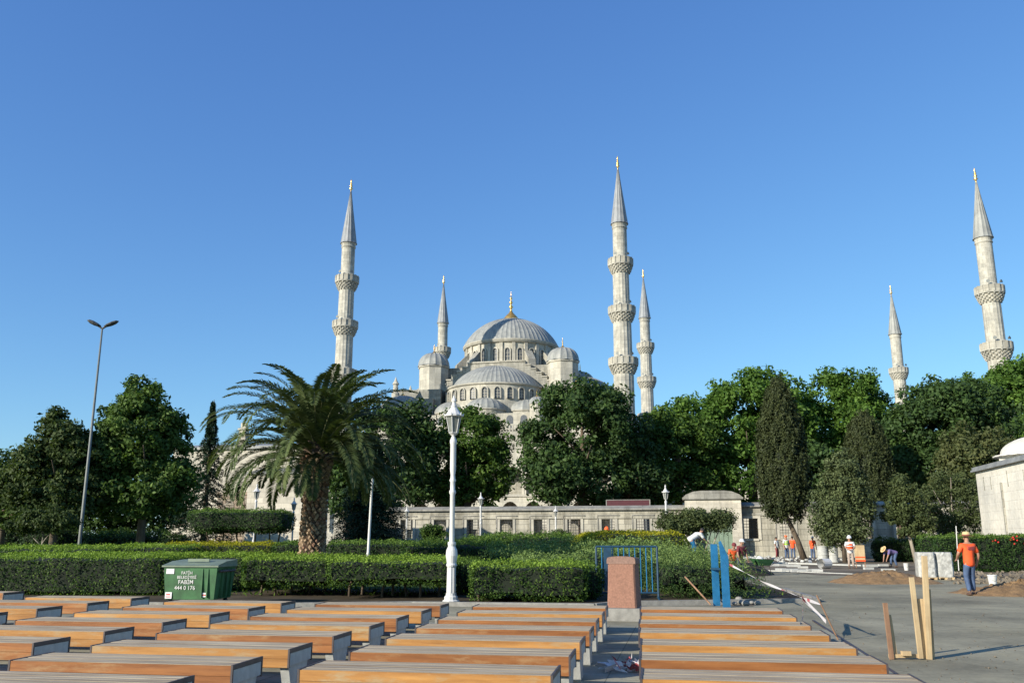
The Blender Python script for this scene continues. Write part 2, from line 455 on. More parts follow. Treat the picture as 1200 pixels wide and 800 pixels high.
def superbox(name, label, cat, c, half, z0, z1, mat, dens, leaf, e=6, rz=0, bumpy=.06, stems=0, asp=.5, wild=.7, seed=3, group=None, core=True, stem_h=None, lumps=None, tonetop=.72):
    """a clipped hedge or mounded shrub: leaf clusters over a rounded-box shape on an inner twig mass"""
    g = np.random.default_rng(seed)
    t = thing(name, label, cat, (c[0], c[1], 0), rz, group)
    hx, hy, hz = half[0], half[1], (z1-z0)/2
    A = 4*(hx*hy)+8*(hx+hy)*hz*.5*2
    n = int(A*dens*2.9)
    a = np.array([hx*hy, hx*hy, hx*hz, hx*hz, hy*hz, hy*hz]); a = a/a.sum()
    side = g.choice(6, size=n, p=a)
    q = g.uniform(-1, 1, size=(n, 3))
    for s_, (ax, sg) in enumerate(((2, 1), (2, -1), (1, 1), (1, -1), (0, 1), (0, -1))):
        q[side == s_, ax] = sg
    def shape(q):
        H = np.array([hx, hy, hz])
        m = min(hx, hy, hz)
        # round only the outermost 'm' of each side
        w = H-m*.8
        p = q*H
        core_ = np.clip(p, -w, w); d = p-core_
        L = (np.abs(d)**e).sum(1)**(1/e); Lm = np.abs(d).max(1)
        d = d*np.where(L > 1e-6, Lm/np.maximum(L, 1e-6), 1)[:, None]
        return core_+d
    p = shape(q)
    nr = norm((q**5)+1e-6)
    def lump(p, k=1.0):
        x, y, z = p[:, 0], p[:, 1], p[:, 2]
        return (np.sin(x*2.3/k+seed)*np.cos(y*2.9/k+seed*2)+.6*np.sin(x*5.1/k+z*4)*np.sin(y*4.3/k+z*3+seed)+.5*np.sin(x*9.7+seed*3)*np.sin(z*8+y*7))
    l = lump(p)
    p = p+nr*(bumpy*1.25*l+g.normal(0, bumpy*.5, size=n)+(g.random(n) < .05)*g.uniform(0, .11, n))[:, None]
    p = p*1.0+np.array([0, 0, (z0+z1)/2])
    tone = (.11 if e >= 3 else .22)+.09*l+g.normal(0, .15, size=n)+tonetop*np.maximum(np.clip((p[:, 2]-(z1-.14))/.12, 0, 1), (norm(q**3)[:, 2] > .75)*1.0)  # clipped sides' self-shade is put into leaf tone; tops paler with new growth
    p[:, 2] = np.maximum(p[:, 2], .02)
    thin = (np.sin(p[:, 0]*3.7+seed*1.3)*np.sin(p[:, 2]*6+p[:, 0]*1.9+seed)+.5*np.sin(p[:, 0]*11+p[:, 1]*7)) < -.75+.9*g.random(n)-.5
    ok_ = ~(thin & (p[:, 2] < z1-.2)); p, nr, tone = p[ok_], nr[ok_], tone[ok_]
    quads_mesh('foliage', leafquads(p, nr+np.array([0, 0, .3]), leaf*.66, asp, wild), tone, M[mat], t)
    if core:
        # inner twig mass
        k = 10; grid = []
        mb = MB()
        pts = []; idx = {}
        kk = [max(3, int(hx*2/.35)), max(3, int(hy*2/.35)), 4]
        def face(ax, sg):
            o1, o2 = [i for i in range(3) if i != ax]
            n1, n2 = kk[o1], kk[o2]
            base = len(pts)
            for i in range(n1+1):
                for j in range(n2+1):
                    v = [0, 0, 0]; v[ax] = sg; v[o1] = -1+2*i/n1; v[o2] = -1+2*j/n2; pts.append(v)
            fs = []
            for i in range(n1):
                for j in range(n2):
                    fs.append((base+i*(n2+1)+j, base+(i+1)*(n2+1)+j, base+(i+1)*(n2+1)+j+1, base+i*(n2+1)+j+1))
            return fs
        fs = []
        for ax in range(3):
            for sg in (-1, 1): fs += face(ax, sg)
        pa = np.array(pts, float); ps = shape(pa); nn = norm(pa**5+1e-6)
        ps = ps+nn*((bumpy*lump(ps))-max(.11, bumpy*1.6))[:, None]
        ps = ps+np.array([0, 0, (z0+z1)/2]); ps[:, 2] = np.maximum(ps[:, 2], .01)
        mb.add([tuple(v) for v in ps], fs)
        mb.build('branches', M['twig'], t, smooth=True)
    if stems:
        gg = random.Random(seed)
        for i in range(stems):
            x = -hx*.92+1.84*hx*(i+.5)/stems+gg.uniform(-.15, .15); y = gg.uniform(-.6, -.2)*hy
            h = (stem_h or z0+.15)
            MB().tube([(x, y, -.05), (x+gg.uniform(-.05, .05), y, h*.5), (x+gg.uniform(-.12, .12), y, h)], [.045, .035, .03], 6).build('stem', M['bark'], t, smooth=True)
    return t

# ------------------------------------------------------------------ world, sun, camera
SUN_EL = R(22); SUND = Vector((-.80, -.60, 0)).normalized()
w = bpy.data.worlds.new("World"); scene.world = w; w.use_nodes = True
wt = w.node_tree; wt.nodes.clear()
wo = wt.nodes.new('ShaderNodeOutputWorld'); bg = wt.nodes.new('ShaderNodeBackground')
sk = wt.nodes.new('ShaderNodeTexSky'); sk.sky_type = 'NISHITA'; sk.sun_disc = False
sk.sun_elevation = SUN_EL; sk.sun_rotation = math.atan2(SUND.x, SUND.y) % (2*math.pi)
sk.altitude = 100; sk.air_density = 1.0; sk.dust_density = .35; sk.ozone_density = 2.5
bg.inputs[1].default_value = .10
sep = wt.nodes.new('ShaderNodeSeparateColor'); cmb_ = wt.nodes.new('ShaderNodeCombineColor')
wt.links.new(sk.outputs[0], sep.inputs[0])
for ch, (g_, k_) in enumerate(((.95, .70), (.88, 1.10), (.62, 2.12))):      # deep clear summer blue
    pw_n = wt.nodes.new('ShaderNodeMath'); pw_n.operation = 'POWER'; pw_n.inputs[1].default_value = g_
    ml_n = wt.nodes.new('ShaderNodeMath'); ml_n.operation = 'MULTIPLY'; ml_n.inputs[1].default_value = k_
    wt.links.new(sep.outputs[ch], pw_n.inputs[0]); wt.links.new(pw_n.outputs[0], ml_n.inputs[0]); wt.links.new(ml_n.outputs[0], cmb_.inputs[ch])
wt.links.new(cmb_.outputs[0], bg.inputs[0]); wt.links.new(bg.outputs[0], wo.inputs[0])
sd = Vector((SUND.x*math.cos(SUN_EL), SUND.y*math.cos(SUN_EL), math.sin(SUN_EL)))
sun = bpy.data.lights.new('sun', 'SUN'); sun.energy = 4.6; sun.angle = R(.53); sun.color = (1, .93, .82)
so = bpy.data.objects.new('sun', sun); COL.objects.link(so)
so.rotation_euler = sd.to_track_quat('Z', 'Y').to_euler()
so.location = (-60, -40, 60)
cam = bpy.data.cameras.new('camera'); cam.lens = F/1200*36; cam.sensor_width = 36; cam.clip_end = 4000
co_ = bpy.data.objects.new('camera', cam); COL.objects.link(co_)
co_.location = (0, 0, EYE); co_.rotation_euler = (math.pi/2+PITCH, 0, 0)
scene.camera = co_
scene.view_settings.view_transform = 'Standard'; scene.view_settings.look = 'None'
scene.view_settings.gamma = 1; scene.view_settings.use_curve_mapping = False
scene.view_settings.exposure = .62

# ------------------------------------------------------------------ ground
def groundmat(name, c1, c2, scale, fine, tile=None, stain=(.55, .56, .56)):
    m, t, b, o = nt(name)
    ob = coords(t)
    f = noise(t, ob, scale, 8, .62); h = noise(t, ob, fine, 4, .7)
    col = ramp(t, f, [(.3, c1), (.68, c2)])
    col = mix(t, .5, col, ramp(t, h, [(.25, (.7, .7, .7)), (.75, (1.25, 1.25, 1.25))]), 'MULTIPLY')
    g = noise(t, coords(t, 'Object', (.16, .3, 1)), 1.0, 6, .7)
    col = mix(t, .75, col, ramp(t, g, [(.34, stain), (.6, (1, 1, 1))]), 'MULTIPLY')
    vo = t.nodes.new('ShaderNodeTexVoronoi'); vo.feature = 'DISTANCE_TO_EDGE'; vo.inputs['Scale'].default_value = .23
    dn = t.nodes.new('ShaderNodeVectorMath'); dn.operation = 'ADD'
    nv = t.nodes.new('ShaderNodeTexNoise'); nv.inputs['Scale'].default_value = 1.2; link(t, ob, nv.inputs['Vector'])
    link(t, ob, dn.inputs[0]); link(t, nv.outputs['Color'], dn.inputs[1]); link(t, dn.outputs[0], vo.inputs['Vector'])
    crack = ramp(t, vo.outputs['Distance'], [(.0, (.62, .62, .62)), (.006, (1, 1, 1))])
    col = mix(t, .6, col, crack, 'MULTIPLY')
    p_ = noise(t, coords(t, 'Object', (.5, .24, 1)), .8, 8, .8)
    col = mix(t, .8, col, ramp(t, p_, [(.36, (.66, .66, .67)), (.5, (1, 1, 1)), (.66, (1.16, 1.13, 1.05))]), 'MULTIPLY')
    if tile:
        br = t.nodes.new('ShaderNodeTexBrick'); br.inputs['Scale'].default_value = 1
        br.inputs['Brick Width'].default_value = tile; br.inputs['Row Height'].default_value = tile
        br.offset = 0; br.inputs['Mortar Size'].default_value = .008
        br.inputs['Color1'].default_value = (.93, .93, .93, 1); br.inputs['Color2'].default_value = (1.08, 1.08, 1.06, 1); br.inputs['Mortar'].default_value = (.55, .55, .55, 1)
        mp = coords(t, 'Object'); link(t, mp, br.inputs['Vector'])
        col = mix(t, 1.0, col, br.outputs['Color'], 'MULTIPLY')
    link(t, col, b.inputs['Base Color']); b.inputs['Roughness'].default_value = .95; b.inputs['Specular IOR Level'].default_value = .15
    bump(t, b, h, .3, .01)
    return m
M['earth'] = groundmat('dry_earth', (.12, .10, .07), (.24, .20, .15), .3, 6)
M['square'] = groundmat('concrete_square', (.235, .215, .15), (.36, .33, .23), .35, 9)
M['paving'] = groundmat('bench_paving', (.27, .26, .20), (.40, .38, .29), .6, 9, .5)
M['lawn'] = groundmat('lawn_soil', (.035, .06, .015), (.075, .12, .025), .8, 12)
M['bed'] = groundmat('bed_soil', (.05, .04, .025), (.11, .085, .055), 1.2, 12)

def sheet(name, pts, z, mat, thick=0):
    mb = MB()
    if thick: mb.prism(pts, z-thick, z, 'z')
    else: mb.add([(x, y, z) for x, y in pts], [tuple(range(len(pts)))])
    o = mb.build(name, mat); return tag(o, kind='structure')
sheet('ground', [(-1500, -200), (1500, -200), (1500, 2500), (-1500, 2500)], -.03, M['earth'])
sheet('square', [(-40, -12), (60, -12), (60, 66), (-2, 66), (9, 40), (8, 29), (6, 22.6), (-40, 28)], -.004, M['square'])
def ST(s, t, th=R(-11)):
    return (s*math.cos(th)-t*math.sin(th), s*math.sin(th)+t*math.cos(th))
# bench paving, drawn in its own turned frame
mb = MB(); mb.box(-17, 2.46, -3, 17.6, -.03, .012)
tag(mb.build('paving', M['paving'], None, loc=(0, 0, 0), rz=R(-11)), kind='structure')
mb = MB(); mb.box(2.46, 2.51, -3, 19.5, -.05, .016)
tag(mb.build('drain_channel', M['steel'], rz=R(-11)), kind='structure')
sheet('planting_bed', [(-40, 25.6), (-14, 23.4), (-6.5, 22.3), (-2.5, 22.9), (2.0, 22.2), (2.7, 23.0), (8.1, 24.1), (8.6, 29), (9, 40), (-2, 66), (-2, 75), (-60, 82), (-60, 28)], .03, M['bed'])
sheet('lawn', [(-40, 31), (-7, 29), (2, 30), (7.6, 32), (8, 40), (-3, 66), (-3, 74), (-60, 80), (-60, 33)], .036, M['lawn'])
k0 = MB()
path = [(-26, 24.0), (-14, 23.3), (-6.5, 22.2), (-2.5, 22.8), (2.0, 22.1), (2.7, 22.9), (8.1, 24.0), (8.7, 29)]
for a, b in zip(path, path[1:]):
    k0.bar((a[0], a[1], .03), (b[0], b[1], .03), .14, .14)
tag(k0.build('kerb', M['concretedark']), kind='structure')
# worked-over ground on the right
sheet('unpaved_ground', [(14, 41), (22, 37.5), (60, 36), (60, 75), (18, 80), (12, 66)], .004, M['earth'])

# ------------------------------------------------------------------ benches
def make_bench(front):
    t = thing('bench', 'x', 'bench')
    L = 2.38; D = .62; H = .45
    tp = MB()
    n = 6; w = D/n
    for i in range(n):
        z = H-random.uniform(0, .004)
        tp.box(-L+.02, -.02, i*w+(.009 if i else .002), (i+1)*w-.009, H-.035, z)
    tp.build('seat', M['gray_top'], t)
    fr = MB(); fr.box(-L+.02, -.02, -.022, -.0005, H-.098, H-.004); fr.box(-L+.02, -.02, -.021, -.001, H-.19, H-.101)
    fr.build('front_board', M[front], t)
    bk = MB(); bk.box(-L+.02, -.02, D+.001, D+.022, H-.098, H-.004); bk.box(-L+.02, -.02, D+.001, D+.021, H-.19, H-.101)
    bk.build('back_board', M[front], t)
    rl = MB(); rl.box(-L+.03, -.03, .02, .08, H-.2, H-.04); rl.box(-L+.03, -.03, D-.08, D-.02, H-.2, H-.04)
    rl.build('frame_rail', M['steel'], t)
    for s in (0, 1):
        x0 = -.02 if s else -L
        e = MB()
        e.box(x0, x0+.02, -.026, D+.026, H-.04, H+.004)
        e.box(x0, x0+.02, -.026, -.004, H-.19, H-.04); e.box(x0, x0+.02, D+.004, D+.026, H-.19, H-.04)
        e.build('end_bracket', M['steel'], t)
        x1 = -.125 if s else -L+.025
        lg = MB(); lg.prism([(.0, H-.045), (D, H-.045), (D-.05, H-.2), (D-.17, -.02), (.14, -.02), (.03, H-.2)], x1, x1+.10, 'x')
        if s: lg.prism([(.0, H-.045), (D, H-.045), (D, H-.175), (.0, H-.175)], -.0235, -.006, 'x')
        else: lg.prism([(.0, H-.045), (D, H-.045), (D, H-.175), (.0, H-.175)], -L+.006, -L+.0235, 'x')
        lg.build('leg', M['concrete'], t)
    return t
proto = {'gold': make_bench('gold_front'), 'red': make_bench('red_front')}
used = set()
ORD = ['frontmost', 'second', 'third', 'fourth', 'fifth', 'sixth', 'seventh', 'eighth']
T0 = 8.15; DT = 1.28
cols = [
 (1.80, [T0+DT*k for k in range(0, 7)], 'grggrgr', 'row of the block right of the aisle'),
 (-1.25, [T0+DT*k for k in range(0, 7)], 'grgrrgr', 'row of the column left of the aisle'),
 (-4.33, [T0+DT*k for k in range(-1, 7)], 'rrgrgrgr', 'row in the second column left of the aisle'),
 (-7.45, [T0+DT*k for k in range(0, 7)], 'grgrgrg', 'row in the third column left of the aisle'),
 (-11.0, [12.55, 13.85, 15.2, 16.5], 'rgrg', 'row in the fourth column left of the aisle'),
 (-14.9, [17.6], 'r', 'row, alone in the fifth column left of the aisle')]
for s, ts, cc, desc in cols:
    for i, (t_, c_) in enumerate(zip(ts, cc)):
        kd = {'g': 'gold', 'r': 'red'}[c_]
        if kd in used: o = copy_tree(proto[kd])
        else: o = proto[kd]; used.add(kd)
        sl_, s_far = {1.80: (-.052, 1.90), -1.25: (-.026, -1.21), -4.33: (-.008, -4.31)}.get(s, (0, s))
        x, y = ST(s_far+sl_*(t_-8.9)+random.uniform(-.02, .02), t_+random.uniform(-.03, .03))
        o.location = (x, y, .012); o.rotation_euler.z = R(-9)+random.uniform(-.008, .008)
        col_ = 'golden' if c_ == 'g' else 'red-brown'
        tag(o, 'bench with %s front board, %s %s' % (col_, ORD[i], desc), 'bench', 'wooden benches in columns')

# ------------------------------------------------------------------ mosque
C0 = (-.2, 177.0)
mo = thing('mosque', 'huge grey domed stone mosque rising behind the trees', 'mosque', (C0[0], C0[1], 0), TH)
MS = M['ashlar']
# body
b = MB()
b.box(-23, 23, -30, 30, -1, 18.4)
b.box(-17.5, 17.5, -24.5, 24.5, 18.4, 22.6)
b.box(-12.9, 12.9, -12.9, 12.9, 22.6, 27.9)
for sx in (-1, 1):
    for sy in (-1, 1):
        x, y = sx*14.2, sy*14.0
        b.box(x-4.4, x+4.4, y-3.6, y+3.6, 22.6, 28.9)
        b.box(x-(5.6 if sx < 0 else 3.4), x+(3.4 if sx < 0 else 5.6), y-5.2, y+3.0, 22.6, 26.9)
b.build('wall', M['greystone'], mo)
co2 = MB()
for (hx, hy, z) in ((23.3, 30.3, 18.4), (17.8, 24.8, 22.6)):
    co2.box(-hx, hx, -hy, -hy+.6, z, z+.35); co2.box(-hx, hx, hy-.6, hy, z, z+.35)
    co2.box(-hx, -hx+.6, -hy+.6, hy-.6, z, z+.35); co2.box(hx-.6, hx, -hy+.6, hy-.6, z, z+.35)
co2.build('cornice', MS, mo)
# great stepped arch walls on four sides
def stepwall():
    poly = [(-13, 22.6), (13, 22.6)]
    st = 8; right = []
    top = 34.3; x0 = 4.6; x1 = 13.0; zlow = 28.0
    z = zlow; x = x1
    for i in range(st):
        right.append((x, z)); z2 = zlow+(top-zlow)*(i+1)/st; right.append((x, z2)); z = z2
        x = x1-(x1-x0)*(i+1)/st
    right.append((x, z))
    return poly+right+[(-a, c) for a, c in reversed(right)]
for k in range(4):
    X = Matrix.Rotation(math.pi/2*k, 4, 'Z')
    m_ = MB(X); m_.prism(stepwall(), -12.9-.9, -11.6, 'y')
    for i in range(8):     # lead caps on the steps
        x1 = 13.0-(13-4.6)*i/8; x0 = 13.0-(13-4.6)*(i+1)/8; z = 28+(34.3-28)*(i+1)/8
        for s in (1, -1):
            a, c = sorted((s*x0, s*x1)); m_.box(a-.02, c+.02, -14.0, -11.5, z+.003, z+.22, 1)
    m_.box(-4.6, 4.6, -14.0, -11.5, 34.303, 34.55, 1)
    m_.build('stepped_arch', [M['greystone'], M['ashlar']], mo)
pl = MB(); pl.box(-11.4, 11.4, -11.4, 11.4, 27.9, 34.0); pl.build('dome_base', M['greystone'], mo)

def arch_poly(w, h, n=8):
    pts = [(-w/2, 0), (w/2, 0), (w/2, h-w/2)]
    for i in range(1, n): 
        t = math.pi*i/n; pts.append((w/2*math.cos(t), h-w/2+w/2*math.sin(t)*1.1))
    pts.append((-w/2, h-w/2)); return pts
def ring_windows(parent, c, r, nw, a0, a1, z0, w, h, part='window', frame=.22):
    for i in range(nw):
        a = a0+(a1-a0)*(i+.5)/nw
        X = Matrix.Translation((c[0], c[1], 0)) @ Matrix.Rotation(a+math.pi/2, 4, 'Z')
        m_ = MB(X @ Matrix.Translation((0, -r, z0)))
        # pane
        m_.prism(arch_poly(w, h), -.06, .05, 'y', 0)
        out = arch_poly(w+2*frame, h+frame); inn = arch_poly(w, h)
        n = len(out)
        for yy in (-.32,):
            vs = [(x, yy, z) for x, z in out]+[(x, yy, z) for x, z in inn]+[(x, .05, z) for x, z in out]+[(x, .05, z) for x, z in inn]
            fs = []
            for q in range(n):
                q2 = (q+1) % n
                fs += [(q, q2, n+q2, n+q), (2*n+q, 2*n+q2, q2, q), (n+q, n+q2, 3*n+q2, 3*n+q)]
            m_.add(vs, fs, 1)
        # lattice bars
        m_.box(-.05, .05, -.12, -.06, .05, h-.2, 1)
        for q in range(1, 4): m_.box(-w/2, w/2, -.115, -.061, h*q/4.2-.04, h*q/4.2+.04, 1)
        m_.build(part, [M['glassdark'], M['plaster']], parent)
# drum
dr = MB(); dr.lathe([(9.3, 33.9), (9.3, 39.2), (9.75, 39.35), (9.95, 39.7), (9.95, 39.95), (9.6, 40.0)], 72)
for i in range(24):
    a = 2*math.pi*i/24
    X = Matrix.Rotation(a, 4, 'Z'); q = MB(X)
    dr.X = X; dr.box(9.2, 9.62, -.32, .32, 34.0, 39.2); dr.X = Matrix()
dro = dr.build('drum', M['plaster'], mo)
ring_windows(dro, (0, 0), 9.3, 24, 0, 2*math.pi, 34.9, .95, 3.1)
# buttress masses at the diagonal
bt = MB()
for k in range(8):
    a = math.pi/4+math.pi/2*(k//2)+R(13)*(1 if k % 2 else -1)
    bt.X = Matrix.Rotation(a, 4, 'Z')
    if k >= 0: bt = MB(Matrix.Rotation(a, 4, 'Z'))
    bt.prism([(9.5, 33.9), (12.0, 33.9), (11.8, 35.6), (10.8, 36.6), (9.8, 37.6), (9.5, 37.6)], -.75, .75, 'y')
    bt.build('buttress', M['greystone'], mo)
def domeprof(r, z0, h, n=16, p=1.0):
    return [(r*math.cos(math.pi/2*i/n)**p+.001, z0+h*math.sin(math.pi/2*i/n)) for i in range(n+1)]
def capprof(r, z0, h, n=16, A=66):
    A = R(A); return [(r*math.sin(A*(1-i/n))/math.sin(A)+.001, z0+h*(math.cos(A*(1-i/n))-math.cos(A))/(1-math.cos(A))) for i in range(n+1)]
md = MB(); md.lathe(capprof(9.85, 39.9, 6.2, 20), ribs=64, rib=.075)
mdo = md.build('main_dome', M['lead'], mo)
def finial(parent, c, z, s, gold=True):
    m_ = MB(); 
    pr = [(1.75, -.4), (1.6, .5), (1.2, 1.0), (.5, 1.7), (.25, 2.2), (.2, 2.7), (.5, 3.05), (.2, 3.4), (.17, 3.8), (.42, 4.1), (.17, 4.4), (.13, 4.8), (.32, 5.05), (.12, 5.3), (.06, 5.9), (.02, 6.6)]
    m_.lathe([(r*s, z+h*s) for r, h in pr], 16, c)
    return m_.build('finial', M['gold'], parent, smooth=True)
finial(mdo, (0, 0), 45.9, .95)
# semi-domes
for k in range(4):
    X = Matrix.Rotation(math.pi/2*k, 4, 'Z')
    cx, cy = 0, -12.9-.6
    m_ = MB(X); m_.lathe([(9.3, 22.6), (9.3, 28.5), (9.6, 28.7), (9.6, 28.95), (9.2, 29.0)], 48, (cx, cy), 0, a0=math.pi, a1=2*math.pi)
    dm = m_.build('semi_dome_drum', M['plaster'], mo)
    c2 = X @ Vector((cx, cy, 0)); a_ = math.pi/2*k
    ring_windows(dm, (c2.x, c2.y), 9.3, 13, math.pi+a_, 2*math.pi+a_, 26.0, 1.0, 2.0, frame=.18)
    m_ = MB(X); pf = [(9.3, 28.95), (8.8, 29.15)]+capprof(8.5, 29.2, 4.3, 14)
    m_.lathe(pf, ribs=30, c=(cx, cy), rib=.065, a0=math.pi, a1=2*math.pi)
    m_.build('semi_dome', M['lead'], mo)
    # exedrae below the semi-dome
    for a2, rr in ((-52, 3.5), (0, 3.6), (52, 3.5)):
        a3 = R(-90+a2); ex, ey = cx+math.cos(a3)*8.6, cy+math.sin(a3)*8.6
        m_ = MB(X); m_.lathe([(rr, 22.6), (rr, 23.6), (rr+.2, 23.7), (rr+.2, 23.9)], 24, (ex, ey), 0)
        m_.lathe(domeprof(rr+.1, 23.85, 2.3, 8), ribs=20, c=(ex, ey), rib=.07, mi=1)
        m_.build('exedra', [M['plaster'], M['lead']], mo)
    m_ = MB(X); m_.box(-12, 12, -24.9, -13, 20, 22.9)
    m_.build('upper_wall', M['plaster'], mo)
# corner weight turrets
for sx in (-1, 1):
    for sy in (-1, 1):
        x, y = sx*12.7, sy*12.7
        m_ = MB(); m_.lathe([(2.95, 28.5), (2.95, 33.7), (3.15, 33.8), (3.2, 34.1), (3.1, 34.15)], 8, (x, y))
        tu = m_.build('turret', M['plaster'], mo)
        m_ = MB(); m_.lathe([(3.1, 34.1)]+domeprof(2.95, 34.3, 2.5, 10, .8), ribs=16, c=(x, y), rib=.10)
        m_.build('turret_dome', M['lead'], tu)
        finial(tu, (x, y), 36.6, .34)
# corner domes
for sx in (-1, 1):
    for sy in (-1, 1):
        x, y = sx*16.2, sy*20.5
        m_ = MB(); m_.lathe([(4.2, 22.5), (4.2, 24.4), (4.4, 24.6), (4.2, 24.7)], 24, (x, y), 0)
        m_.lathe(domeprof(4.1, 24.6, 2.7, 9), ribs=24, c=(x, y), rib=.08, mi=1)
        cd = m_.build('corner_dome', [M['plaster'], M['lead']], mo); finial(cd, (x, y), 27.2, .3)
for x, y in ((10.1, -26.3),):
    m_ = MB(); m_.lathe([(1.3, 18.4), (1.3, 23.9), (1.42, 24.1)], 12, (x, y), 0)
    m_.lathe(domeprof(1.38, 24.1, 1.3, 8, .85), ribs=12, c=(x, y), rib=.08, mi=1)
    cd = m_.build('small_turret', [M['plaster'], M['lead']], mo); finial(cd, (x, y), 25.3, .2)
for x, y in ((-17.3, -21.5), (-17.6, -12)):
    MB().lathe([(.55, 18), (.5, 26), (.75, 26.3), (.75, 27.6), (.5, 27.9), (.45, 29.2), (.65, 29.4), (.3, 30), (.02, 30.8)], 10, (x, y)).build('chimney', M['plaster'], mo)
# front gallery: balustrade and arcades
m_ = MB()
m_.box(-23, 23, -33.2, -32.9, 18.4, 18.7); m_.box(-23, 23, -33.2, -32.9, 19.7, 19.95)
for i in range(92): m_.box(-22.9+i*.5, -22.65+i*.5, -33.17, -32.93, 18.7, 19.7)
m_.build('balustrade', M['plaster'], mo)
m_ = MB()
for i in range(13):
    x0 = -24+i*3.7; x1 = x0+3.7
    m_.archpanel(x0, x1, 8.4, 13.3, (x0+x1)/2, 3.0, 8.4, 11.2, -34.2, -33.8)
    m_.archpanel(x0, x1, 3.0, 8.0, (x0+x1)/2, 2.9, 3.0, 5.6, -36.2, -35.8)
    m_.tube([(x0, -34, 8.4), (x0, -34, 11.4)], [.28, .22], 10)
m_.box(-24, 24.1, -34.3, -30, 13.3, 13.9); m_.box(-24, 24.1, -36.4, -30, 8.0, 8.38)
m_.box(-23, 23, -33.2, -30.01, 13.9, 18.4)
m_.build('arcade', M['plaster'], mo)
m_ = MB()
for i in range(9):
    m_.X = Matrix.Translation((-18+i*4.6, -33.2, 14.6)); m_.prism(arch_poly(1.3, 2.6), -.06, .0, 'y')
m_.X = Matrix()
m_.build('gallery_shade_panels', M['recess_shade'], mo)  # flat dark arches on the wall face; recess shade is painted
# second tier arched windows
hw = MB()
for i in range(7):
    hw.X = Matrix.Translation((-7.5+i*2.5, -24.9, 20.3)); hw.prism(arch_poly(1.2, 2.2), -.05, .0, 'y')
hw.X = Matrix(); hw.build('tier_openings', M['glassdark'], mo)
# courtyard
m_ = MB(); m_.box(23.5, 76, -28, 28, -1, 10.5)
m_.build('courtyard_wall', M['ashlar'], mo)
m_ = MB()
for i in range(9): m_.lathe(domeprof(2.4, 10.6, 2.0, 6), ribs=16, c=(28+i*5.4, -24.5), rib=.06)
m_.build('courtyard_domes', M['lead'], mo)

